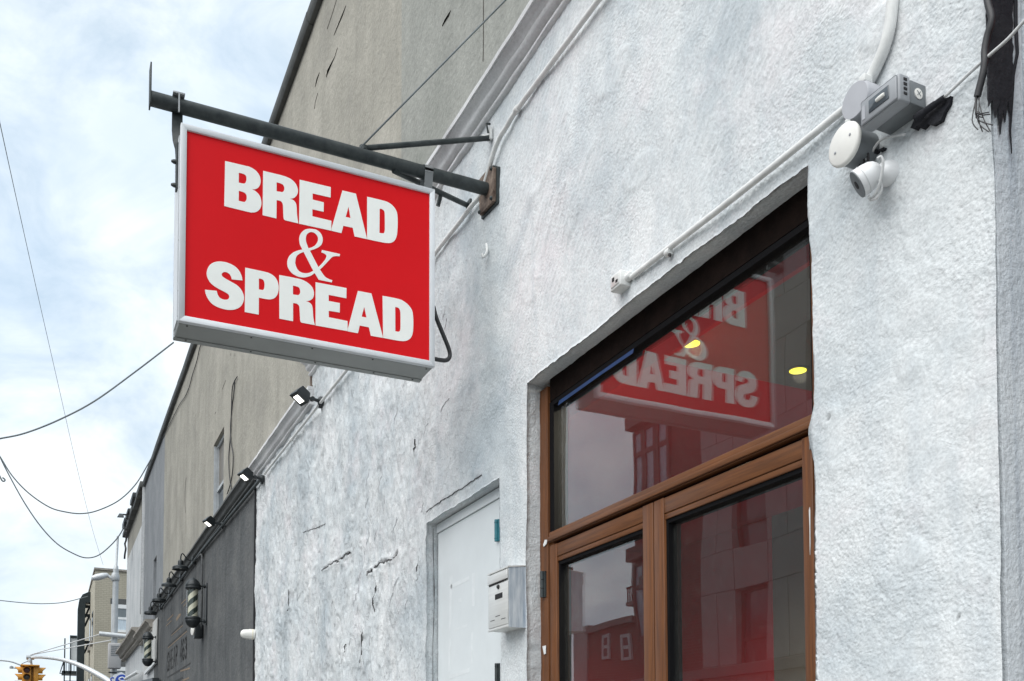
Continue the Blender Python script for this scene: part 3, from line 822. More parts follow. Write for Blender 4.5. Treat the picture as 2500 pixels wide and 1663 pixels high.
# curled edges of lifting paint scattered over the old plaster
rh = random.Random(21); starts = []
while len(starts) < 80:
    x, z = rh.uniform(-8.4, -3.9), rh.uniform(1.65, 3.75)
    dens = .25 + .75 * math.exp(-((x + 5.4) / 1.2) ** 2) * math.exp(-((z - 2.5) / .65) ** 2)
    if rh.random() < dens and not (x > DX0 - .05 and z < DZ + .05):
        starts.append((x, z))
bm = new_bm()
for x, z in starts:
    ang = rh.choice((rh.gauss(1.45, .35), rh.gauss(.75, .4))); P = [(x, z)]
    for k in range(rh.randint(3, 9)):
        ang += rh.uniform(-.75, .75); st = rh.uniform(.006, .017); P.append((P[-1][0] + math.cos(ang) * st, P[-1][1] + math.sin(ang) * st)); ang += (1.1 - ang) * .25
    hs = wall_disp(np.array([p[0] for p in P]), np.array([p[1] for p in P]))[0]; n = len(P); prevp = None; wm = rh.uniform(.0005, .0013)
    for i, (px_, pz_) in enumerate(P):
        w_ = wm * (.2 + .8 * math.sin(math.pi * (i + .5) / n)) + .0002; y = -float(hs[i]) - .0022
        cur = [bm.verts.new((px_ - w_, y, pz_ + w_)), bm.verts.new((px_ + w_, y, pz_ - w_)), bm.verts.new((px_ + w_, y + .012, pz_ - w_)), bm.verts.new((px_ - w_, y + .012, pz_ + w_))]
        if prevp:
            for k in range(4):
                bm.faces.new((prevp[k], prevp[(k + 1) % 4], cur[(k + 1) % 4], cur[k]))
        prevp = cur
storefront.part('flaking_paint_edges', bm, M['hairline'], stuff=True)

# right-hand return of the facade, with the old party wall behind it
bm = new_bm(); box(bm, (-1.40, .012, 0), (WR, .095, 4.6)); storefront.part('return_wall', bm, M['return'])
bm = new_bm(); box(bm, (-1.36, .100, 0), (WR + .004, .60, 4.6)); storefront.part('party_wall', bm, M['return'])

CPROF = [(.03, -.014), (-.013, -.014), (-.020, -.009), (-.021, .000), (-.016, .006), (-.009, .008), (-.009, .013), (-.020, .015), (-.034, .022), (-.041, .032), (-.040, .041), (-.043, .044), (-.047, .054), (-.056, .061), (-.068, .064), (-.068, .067), (-.076, .067), (-.076, .088), (.03, .092)]


def cornice(th, x0, x1, z, mat, name='cornice', sc=1.0, step=.09, seed=0, jit=.0016):
    bm = new_bm()
    extrude_x(bm, [(y * sc if y < 0 else y, z + h * sc) for y, h in CPROF], list(np.linspace(x0, x1, max(2, int((x1 - x0) / step)))), jit, seed)
    return th.part(name, bm, mat)


cornice(storefront, -6.53, WR, 4.182, M['white_trim'], seed=3)
cornice(storefront, -8.474, -6.50, 3.978, M['white_trim'], seed=4, sc=.95)
# broken plaster end below the upper cornice
bm = new_bm(); box(bm, (-6.555, -.006, 3.99), (-6.515, .03, 4.175)); storefront.part('exposed_brick_end', bm, M['rust'])
bm = new_bm(); box(bm, (-6.57, -.03, 4.066), (-6.5, .03, 4.09)); storefront.part('plaster_lump', bm, M['white_trim'])

# ================================================================== tall grey stucco building above
upper = Thing('grey_stucco_building', 'tall grey stucco upper wall with dark metal roof coping rising above the shopfronts', 'building', (-10, .1, 3.9))
UZ = 6.80


def slab_with_holes(th, name, x0, x1, z0, z1, y, holes, mat, depth=.16):
    """a wall slab cut by rectangular openings, with reveals"""
    xs = sorted({x0, x1, *[h[0] for h in holes], *[h[1] for h in holes]})
    zs = sorted({z0, z1, *[h[2] for h in holes], *[h[3] for h in holes]})
    bm = new_bm()
    for i in range(len(xs) - 1):
        for j in range(len(zs) - 1):
            cx_, cz_ = (xs[i] + xs[i + 1]) / 2, (zs[j] + zs[j + 1]) / 2
            if any(h[0] < cx_ < h[1] and h[2] < cz_ < h[3] for h in holes):
                continue
            bm.faces.new([bm.verts.new(p) for p in ((xs[i], y, zs[j]), (xs[i + 1], y, zs[j]), (xs[i + 1], y, zs[j + 1]), (xs[i], y, zs[j + 1]))])
    for h in holes:
        a, b, c, d = h
        for q in (((a, y, c), (a, y, d), (a, y + depth, d), (a, y + depth, c)), ((b, y, c), (b, y + depth, c), (b, y + depth, d), (b, y, d)),
                  ((a, y, d), (b, y, d), (b, y + depth, d), (a, y + depth, d)), ((a, y, c), (a, y + depth, c), (b, y + depth, c), (b, y, c))):
            bm.faces.new([bm.verts.new(p) for p in q])
    # top and ends so the slab has a body
    for q in (((x0, y, z1), (x1, y, z1), (x1, y + .3, z1), (x0, y + .3, z1)), ((x0, y, z0), (x0, y, z1), (x0, y + .3, z1), (x0, y + .3, z0)),
              ((x1, y, z0), (x1, y + .3, z0), (x1, y + .3, z1), (x1, y, z1))):
        bm.faces.new([bm.verts.new(p) for p in q])
    return th.part(name, bm, mat, recalc=False)


def sash(th, x0, x1, z0, z1, y, pane_mats, frame_mat, fw=.05, name='window'):
    """sash window: frame ring, meeting rail, two panes as sub-parts"""
    bm = new_bm()
    zm = (z0 + z1) / 2
    box(bm, (x0, y - .03, z0), (x0 + fw, y + .03, z1)); box(bm, (x1 - fw, y - .03, z0), (x1, y + .03, z1))
    box(bm, (x0 + fw, y - .028, z1 - fw), (x1 - fw, y + .028, z1)); box(bm, (x0 + fw, y - .028, z0), (x1 - fw, y + .028, z0 + fw))
    box(bm, (x0 + fw, y - .026, zm - fw * .5), (x1 - fw, y + .026, zm + fw * .5))
    w = th.part(name, bm, frame_mat)
    for (a, b), mt in zip(((zm + fw * .5, z1 - fw), (z0 + fw, zm - fw * .5)), pane_mats):
        bm = new_bm(); box(bm, (x0 + fw, y - .008, a), (x1 - fw, y + .008, b)); th.part('pane', bm, mt, parent=w)
    return w


W2 = (-11.10, -10.40, 4.02, 5.04); W3 = (-17.75, -17.25, 3.95, 4.99)
UY = .03
slab_with_holes(upper, 'wall', -4.75, 4.0, 3.9, UZ, UY, [], M['stucco_cool'])
slab_with_holes(upper, 'wall', -16.2, -4.75, 3.9, UZ, UY, [W2], M['stucco_warm'])
slab_with_holes(upper, 'wall', -19.62, -16.2, 3.9, UZ, UY, [W3], M['stucco_blue'], depth=.14)
sash(upper, W2[0], W2[1], W2[2], W2[3], UY + .065, (M['shade_brown'], M['pane_dark']), M['frame_pale'], fw=.035)
sash(upper, W3[0], W3[1], W3[2], W3[3], UY + .10, (M['shade_brown'], M['pane_dark']), M['frame_pale'])
bm = new_bm(); box(bm, (W2[0] + .001, UY + .004, W2[2]), (W2[0] + .03, UY + .033, W2[3] - .02)); upper.part('window_casing', bm, M['frame_pale'])
# coping in lengths
for i, (a, b) in enumerate(((-19.6, -14.2), (-14.197, -9.6), (-9.597, -6.66), (-6.657, -3.2), (-3.197, 1.2), (1.203, 4.0))):
    bm = new_bm(); dz = (.0, .004, -.003, .003, -.002, .002)[i]
    extrude_x(bm, [(UY + .12, UZ - .05 + dz), (UY - .035, UZ - .05 + dz), (UY - .05, UZ - .03 + dz), (UY - .05, UZ + .035 + dz), (UY - .03, UZ + .05 + dz), (UY + .34, UZ + .05 + dz)],
              list(np.linspace(a, b, max(2, int((b - a) / .5)))), .003, 50 + i)
    upper.part('coping', bm, M['coping'])


def gash(th, pts, w, mat=None, y=UY, name='crack'):
    """open crack: a dark sliver wider in its middle, set a little into/out of the render"""
    P = [yp(px, py, y) for px, py in pts]
    n = len(P)
    bm = new_bm()
    L, Rr = [], []
    for i, p in enumerate(P):
        s = .26 * w * math.sin(math.pi * (i + .35) / (n - .3)) + .0012
        j = random.uniform(-.4, .4) * w
        L.append((p.x - s + j, y - .003, p.z)); Rr.append((p.x + s + j, y - .003, p.z))
    prism(bm, L + Rr[::-1], (0, .012, 0))
    return th.part(name, bm, mat or M['crack_dark'])


gash(upper, [(455, 1166), (453, 1180), (452, 1195), (452, 1215), (452, 1235), (453, 1252)], .045)
gash(upper, [(552, 928), (548, 938), (545, 945), (543, 951)], .025)
gash(upper, [(564, 863), (564, 869)], .012); gash(upper, [(574, 863), (574, 870)], .012)

gash(upper, [(822, 0), (815, 24), (808, 45), (799, 72)], .007); gash(upper, [(845, 14), (836, 40), (822, 70), (816, 86)], .007)
gash(upper, [(824, 118), (818, 138), (807, 160), (800, 172), (797, 188)], .006); gash(upper, [(780, 178), (774, 192), (770, 212)], .007)
gash(upper, [(776, 228), (770, 250), (768, 266)], .005); 


gash(upper, [(1101, 26), (1096, 40), (1087, 48), (1080, 64)], .003); 
gash(upper, [(1181, 0), (1181, 60), (1181, 100), (1180, 150)], .0012)

gash(upper, [(527, 1006), (525, 1012)], .01); 

# pale corner house at the end of the row, diagonal-looking paint line is its storey line
corner = Thing('pale_corner_building', 'pale building at the far end of the row with stone cornice and tan top storey', 'building', (-22, .1, 0))
ZP = yp(347.6, 1272.7, .03).z
bm = new_bm(); box(bm, (-24.3, .05, ZP), (-19.72, 9, UZ)); corner.part('upper_wall', bm, M['stucco_warm'])
bm = new_bm(); box(bm, (-24.3, .046, 0), (-19.72, 9, ZP - .002)); corner.part('wall', bm, M['stucco_white2'])
bm = new_bm(); box(bm, (-19.716, -.01, 3.6), (-19.624, .06, UZ - .05)); corner.part('downpipe', bm, M['stucco_white2'])
for i in range(5):
    a = -24.36 + i * .94
    bm = new_bm(); box(bm, (a, -.06 + .012 * (i % 2), UZ - .05), (a + .93, .4, UZ + .05 + .02 * (i % 3)), .01); corner.part('coping', bm, M['coping'])
for i, (a, b, h) in enumerate(((-23.9, -23.2, .12), (-22.9, -22.2, .09), (-21.6, -20.9, .11))):
    bm = new_bm(); box(bm, (a, -.10, UZ + .04), (b, .2, UZ + .05 + h), .02); corner.part('roofing_flap', bm, M['lamp_black'])
cz1 = yp(322, 1543, -.16).z; cornice(corner, -24.4, -19.72, cz1 - .10, M['stone_trim'], sc=2.2, step=.5, seed=9, jit=.004)
cz2 = yp(360, 1516, -.13).z; cornice(corner, -19.7, -17.25, cz2 - .08, M['stone_trim'], sc=1.8, step=.5, seed=10, jit=.004)
bm = new_bm(); box(bm, (-19.7, .028, 0), (-17.2, .5, 3.9)); corner.part('lower_wall', bm, M['stucco_white2'])
bm = new_bm(); tube(bm, [yp(306, 1658, -.06), yp(337, 1640, -.06)], .035, 8); corner.part('awning_bar', bm, M['white_paint'])

# ================================================================== dark barber shop front
barber = Thing('dark_barber_shop', 'charcoal grey stucco barber shop front with dark cornice and painted SHEAR 463 lettering', 'building', (-12, 0, 0))
slab_with_holes(barber, 'wall', -17.2, -8.48, 0, 3.99, .008, [], M['stucco_dark'])
cornice(barber, -17.2, -8.478, 3.978, M['dark_trim'], seed=12, step=.3)
bm = new_bm(); box(bm, (-8.50, -.010, 0), (-8.477, .02, 3.97)); barber.part('joint_strip', bm, M['dark'])
bm = new_bm(); prism(bm, [yp(383, 1508, -.02), yp(354, 1543, -.02), yp(352, 1640, -.02), yp(380, 1608, -.02)], (0, .015, 0)); barber.part('banner', bm, M['banner'])
bm = new_bm(); prism(bm, [yp(377, 1612, -.03), yp(352, 1640, -.03), yp(352, 1647, -.03), yp(377, 1620, -.03)], (0, .03, 0)); barber.part('banner_rail', bm, M['white_paint'])
bm = new_bm(); prism(bm, [yp(372, 1655, -.12), yp(340, 1663, -.12), yp(320, 1700, -.12), yp(372, 1700, -.12)], (0, .10, 0)); barber.part('awning', bm, M['lamp_black'])


def cpt(x, y):
    """detail crop of the painted lettering -> point on the dark wall"""
    return yp(390 + x / 7.36, 1450 + y / 7.36, .006)


def painted(quad, mat, name='painted_line'):
    bm = new_bm(); prism(bm, [cpt(*q) for q in quad], (0, .004, 0)); return barber.part(name, bm, mat)


for q in ([(205, 710), (420, 490), (420, 535), (205, 745)], [(145, 920), (485, 615), (485, 655), (145, 960)],
          [(135, 1490), (330, 1370), (550, 1232), (548, 1262), (330, 1405), (135, 1515)], [(260, 1568), (410, 1490), (410, 1530), (330, 1568)]):
    painted(q, M['print_dark'])
for q in ([(205, 745), (410, 560), (410, 577), (205, 760)], [(145, 965), (485, 662), (485, 680), (145, 982)], [(370, 1375), (540, 1320), (540, 1350), (370, 1400)],
          [(400, 1545), (525, 1495), (525, 1525), (420, 1568)], [(135, 470), (240, 360), (240, 382), (135, 492)], [(115, 568), (210, 473), (210, 490), (115, 586)],
          [(290, 445), (345, 360), (380, 350), (378, 385), (300, 492)], [(385, 165), (475, 85), (470, 107), (385, 187)], [(425, 213), (480, 155), (480, 172), (425, 232)]):
    painted(q, M['print_tan'])
STROKES = {  # condensed sans drawn in a unit box
    'S': [[(1, .80), (.85, .97), (.5, 1), (.15, .95), (.05, .78), (.2, .6), (.8, .4), (.95, .22), (.85, .05), (.5, 0), (.15, .03), (0, .2)]],
    'H': [[(.1, 0), (.1, 1)], [(.9, 0), (.9, 1)], [(.1, .5), (.9, .5)]],
    'E': [[(.9, 1), (.1, 1), (.1, 0), (.9, 0)], [(.1, .52), (.75, .52)]],
    'A': [[(0, 0), (.5, 1), (1, 0)], [(.2, .3), (.8, .3)]],
    'R': [[(.1, 0), (.1, 1), (.7, 1), (.92, .88), (.92, .62), (.7, .5), (.1, .5)], [(.55, .5), (.95, 0)]],
    '4': [[(.75, 0), (.75, 1), (0, .32), (1, .32)]],
    '6': [[(.92, .82), (.8, .98), (.3, .98), (.08, .8), (.08, .18), (.3, .02), (.75, .02), (.92, .18), (.92, .42), (.75, .56), (.3, .56), (.08, .42)]],
    '3': [[(.06, .84), (.25, .99), (.75, .99), (.92, .84), (.92, .64), (.7, .53), (.4, .53)], [(.7, .53), (.92, .4), (.92, .16), (.75, .01), (.25, .01), (.06, .16)]],
}
TXT = 'SHEAR 463'
XA, XB = cpt(136, 1200).x, cpt(490, 980).x
ZT, ZB = cpt(300, 940).z, cpt(300, 1262).z
wch = (XB - XA) / len(TXT)
for i, ch in enumerate(TXT):
    if ch == ' ':
        continue
    bm = new_bm()
    for st in STROKES[ch]:
        for (ax, ay), (bx, by) in zip(st[:-1], st[1:]):
            p = Vector((XA + (i + .12 + .72 * ax) * wch, 0, ZB + ay * (ZT - ZB))); q = Vector((XA + (i + .12 + .72 * bx) * wch, 0, ZB + by * (ZT - ZB)))
            d = (q - p); ln = d.length; d.normalize(); nrm = Vector((-d.z, 0, d.x)); hw = .024 if abs(d.z) > .5 else .018
            a0 = p - d * hw * .8; b0 = q + d * hw * .8
            prism(bm, [(a0 + nrm * hw) + Vector((0, .0055, 0)), (b0 + nrm * hw) + Vector((0, .0055, 0)), (b0 - nrm * hw) + Vector((0, .0055, 0)), (a0 - nrm * hw) + Vector((0, .0055, 0))], (0, .003, 0))
    barber.part('painted_letter', bm, M['print_dark'])

# ================================================================== utility door
ud = Thing('utility_door', 'plain white painted steel door recessed in the wall left of the mailbox', 'door', ((DX0 + DX1) / 2, .12, 0))
LX0 = -4.385 + .09; LX1 = DX1 - .005
bm = new_bm(); box(bm, (DX0 + .004, .056, 0), (LX1, .090, DZ - .046)); leaf = ud.part('door_leaf', bm, M['door_white'])
bm = new_bm(); box(bm, (DX0 + .004, .048, DZ - .044), (DX1 - .006, .139, DZ - .004)); ud.part('door_frame', bm, M['door_white'])
for pts in ([(1100, 1428), (1146, 1406), (1146, 1416), (1100, 1438)], [(1098, 1408), (1104, 1405), (1101, 1540), (1096, 1540)], [(1152, 1400), (1160, 1398), (1158, 1480), (1152, 1480)],
            [(1096, 1650), (1146, 1630), (1146, 1641), (1096, 1658)], [(1108, 1536), (1140, 1524), (1140, 1530), (1108, 1542)], [(1096, 1560), (1101, 1558), (1099, 1640), (1094, 1640)],
            [(1150, 1545), (1155, 1543), (1153, 1620), (1149, 1620)], [(1119, 1462), (1125, 1460), (1126, 1470), (1120, 1472)]):
    bm = new_bm(); prism(bm, [yp(px, py, .0555) for px, py in pts], (0, .0006, 0)); ud.part('paint_patch', bm, M['door_scar'], parent=leaf)
P = [xp(a + random.uniform(-1, 1), b, DX0 + .004) for a, b in ((1057, 1290), (1058, 1340), (1059, 1390), (1060, 1440), (1059, 1480), (1058, 1530), (1057, 1580), (1056, 1670))]
bm = new_bm(); tube(bm, P, [.0012, .0022, .0012, .0026, .0010, .0018, .0010, .0016], 5); ud.part('frame_gap', bm, M['wall_crack'])
hz = [yp(1212, 1269, .047).z, yp(1212, 1322, .047).z]
for i, (za, zb, mt) in enumerate(((hz[1], hz[0], M['teal']), (yp(1212, 1700, .047).z, yp(1212, 1620, .047).z, M['black_iron']))):
    bm = new_bm(); xh = yp(1212, 1290, .047).x
    tube(bm, [(xh, .047, za), (xh, .047, zb)], .0085, 10)
    tube(bm, [(xh, .047, za + .012), (xh, .047, za + .0125)], .0105, 10); tube(bm, [(xh, .047, zb - .0125), (xh, .047, zb - .012)], .0105, 10)
    box(bm, (xh + .006, .049, za), (xh + .014, .0555, zb))
    ud.part('hinge', bm, mt, label='teal painted door hinge' if i == 0 else 'dark rusty door hinge')

# ================================================================== entrance: brown woodgrain frame, transom light, two leaves
FY = .062                                   # face of the frame
GY = .086                                   # glass plane
ent = Thing('glazed_entrance', 'brown woodgrain double door with wide transom window above, glass reflecting the street', 'door', (-2.48, .08, 0))
EX0, EX1 = -3.215, -1.74
TZ0, TZ1 = 2.343, 2.382                     # transom bar
HZ = 2.935
bm = new_bm(); box(bm, (EX0 - .03, FY, 0), (EX0 + .040, .13, HZ)); ent.part('left_jamb', bm, M['wood_v'])
bm = new_bm(); box(bm, (EX1 - .052, FY, 0), (EX1 + .05, .13, HZ)); ent.part('right_jamb', bm, M['wood_v'])
bm = new_bm(); box(bm, (EX0 + .052, FY + .004, HZ - .062), (EX1 - .052, .128, WZ + .004)); ent.part('head_rail', bm, M['shaded_filler'])  # brown filler, its colour darkened for the shade under the lintel
bm = new_bm(); box(bm, (EX0 + .052, FY - .004, TZ0 + .002), (EX1 - .052, .128, TZ1), .002); box(bm, (EX0 + .052, FY - .012, TZ0 + .004), (EX1 - .052, FY - .005, TZ0 + .020), .0015)
ent.part('transom_bar', bm, M['wood_h'])
GX0, GX1 = EX0 + .052, EX1 - .052
bm = new_bm(); box(bm, (GX0 - .012, GY - .016, TZ1), (GX0 + .022, .128, HZ - .062)); box(bm, (GX1 - .010, GY - .018, TZ1), (GX1, .126, HZ - .062)); box(bm, (GX0 + .016, GY - .018, HZ - .080), (GX1 - .010, .126, HZ - .062))
ent.part('glazing_gasket', bm, M['gasket'])
bm = new_bm(); box(bm, (GX0 + .012, GY, TZ1 - .004), (GX1 - .006, GY + .006, HZ - .076)); ent.part('transom_pane', bm, M['glass'])
# strip of blue masking tape left along the top of the transom pane
TY = GY - .0178
ta = [yp(1362, 990, TY), yp(1460, 920, TY), yp(1545, 862, TY), yp(1548, 846, TY), yp(1520, 852, TY), yp(1440, 905, TY), yp(1372, 952, TY)]
bm = new_bm(); prism(bm, ta, (0, .0012, 0)); ent.part('masking_tape', bm, M['tape'])
bm = new_bm(); prism(bm, [yp(1668, 768, GY - .002), yp(1684, 741, GY - .002), yp(1686, 741, GY - .002), yp(1676, 766, GY - .002)], (0, .0012, 0)); ent.part('masking_tape', bm, M['tape'])

MX = -2.482                                 # meeting line of the two leaves
LT = TZ0 - .010                             # top of leaves
for side, (a, b) in enumerate(((GX0 + .004, MX - .003), (MX + .003, GX1 - .004))):
    nm = 'fixed_leaf' if side == 0 else 'door_leaf'
    sl, sr = (.050, .056) if side == 0 else (.052, .036)
    rail = .066
    bm = new_bm()
    box(bm, (a, FY - .002, .02), (a + sl, .118, LT), .002); box(bm, (b - sr, FY - .002, .02), (b, .118, LT), .002)
    lf = ent.part(nm, bm, M['wood_v'])
    bm = new_bm(); box(bm, (a + sl, FY, LT - rail + .018), (b - sr, .117, LT - .0012), .0015); ent.part('rail', bm, M['wood_h'], parent=lf); bm = new_bm(); box(bm, (a + sl, FY + .003, LT - rail), (b - sr, .116, LT - rail + .0165), .001)
    ent.part('rail', bm, M['wood_h'], parent=lf)
    bm = new_bm(); box(bm, (a + sl, FY, .02), (b - sr, .117, .22)); ent.part('rail', bm, M['wood_h'], parent=lf)
    bm = new_bm()                            # glazing bead and black gasket round the pane
    z1 = LT - rail
    box(bm, (a + sl, GY - .016, .22), (a + sl + .011, .115, z1)); box(bm, (b - sr - .004, GY - .016, .22), (b - sr, .115, z1)); box(bm, (a + sl + .011, GY - .016, z1 - .012), (b - sr - .004, .115, z1))
    ent.part('gasket', bm, M['gasket'], parent=lf)
    bm = new_bm(); box(bm, (a + sl + .008, GY, .2), (b - sr - .002, GY + .006, z1 - .006)); ent.part('pane', bm, M['glass'], parent=lf)
bm = new_bm(); box(bm, (GX0, FY + .02, LT), (GX1, .12, TZ0 + .002)); ent.part('head_gap', bm, M['gasket'])
bm = new_bm(); box(bm, (MX - .003, FY + .015, .02), (MX + .003, .11, LT)); ent.part('meeting_gap', bm, M['gasket'])
for a in (yp(1329, 1426, FY - .006), yp(2000, 1181, FY - .006)):
    bm = new_bm(); x = EX0 + .006 if a.x < -2.5 else EX1 - .012
    for k in range(3):
        tube(bm, [(x, FY - .008, a.z - .048 + k * .033), (x, FY - .008, a.z - .017 + k * .033)], .008, 10)
    box(bm, (x + .004, FY - .006, a.z - .048), (x + .018, FY + .002, a.z + .048)); ent.part('hinge', bm, M['black_iron'])
# paint smears left on the frame
for pts in ([(1974.6, 1246), (1976, 1238), (1977.4, 1247), (1978, 1330), (1977, 1355), (1976.2, 1290)], [(1326, 1330), (1330, 1318), (1336, 1318), (1334, 1328), (1327, 1335)], [(1324, 1578), (1332, 1576), (1332, 1596), (1328, 1598)]):
    bm = new_bm(); prism(bm, [yp(px, py, FY - .0045) for px, py in pts], (0, .002, 0)); ent.part('paint_drip', bm, M['white_paint'])
bm = new_bm(); prism(bm, [yp(px, py, FY - .0045) for px, py in ((1976, 1062), (1981, 1070), (1984, 1084), (1982, 1094), (1976, 1098))], (0, .002, 0)); ent.part('bare_scuff', bm, M['grey_plastic_dark'])

# shop interior seen dimly through the glass
room = Thing('shop_interior', 'dim shop interior with red painted walls behind the entrance glass', 'room', (-3, 1.5, 0))
xr = yp(1884, 1300, 2.6).x
bm = new_bm(); box(bm, (-6.2, 2.6, 0), (xr, 2.7, 3.25)); room.part('back_wall', bm, M['int_red'])
bm = new_bm(); box(bm, (xr + .002, 2.6, 0), (0.2, 2.7, 3.25)); room.part('back_wall', bm, M['int_grey'])
bm = new_bm(); box(bm, (-6.3, .14, 0), (-6.202, 2.7, 3.25)); room.part('side_wall', bm, M['int_red'])
bm = new_bm(); box(bm, (.2, .14, 0), (.3, 2.7, 3.25)); room.part('side_wall', bm, M['int_grey'])
bm = new_bm(); xcl = zp(1884, 935, 3.11).x; box(bm, (-6.3, .48, 3.11), (xcl, 2.7, 3.2)); room.part('ceiling', bm, M['int_ceil'])
bm = new_bm(); box(bm, (xcl + .001, .48, 3.11), (.3, 2.7, 3.2)); room.part('ceiling', bm, M['int_grey'])
zbk = yp(1680, 841, .46).z
bm = new_bm(); box(bm, (-6.3, .44, zbk), (.3, .46, 3.5)); room.part('bulkhead', bm, M['int_red'])
bm = new_bm(); box(bm, (-6.3, .14, 3.40), (.3, .439, 3.5)); room.part('soffit', bm, M['int_grey'])
bm = new_bm(); box(bm, (-6.3, .14, -.05), (.3, 2.7, -.002)); room.part('floor', bm, M['int_floor'])
for i, (px, py, lab) in enumerate(((1687, 840, 'lit yellow round ceiling lamp seen through the transom beside the mirrored ampersand'), (1948, 906, 'lit yellow round ceiling lamp seen through the transom near its right edge'))):
    p = zp(px, py, 3.1035)
    t = Thing('ceiling_lamp', lab, 'ceiling lamp', (p.x, p.y, 3.25), group='ceiling lamps inside the shop')
    bm = new_bm(); lathe(bm, [(.034, 3.109), (.044, 3.109), (.044, 3.1045), (.034, 3.1045)], (p.x, p.y, 0), n=24, cap=False); t.part('trim_ring', bm, M['int_grey'])
    bm = new_bm(); lathe(bm, [(.0335, 3.1035), (.0335, 3.1085)], (p.x, p.y, 0), n=24); t.part('bulb', bm, M['bulb_warm'])
    ld = bpy.data.lights.new('lamp_glow', 'SPOT'); ld.energy = 62.0; ld.color = (1.0, .84, .62); ld.shadow_soft_size = .03; ld.spot_size = R(165); ld.spot_blend = .4
    lo = bpy.data.objects.new('lamp_glow', ld); COL.objects.link(lo); lo.parent = t.o; lo.location = (0, 0, -.165)

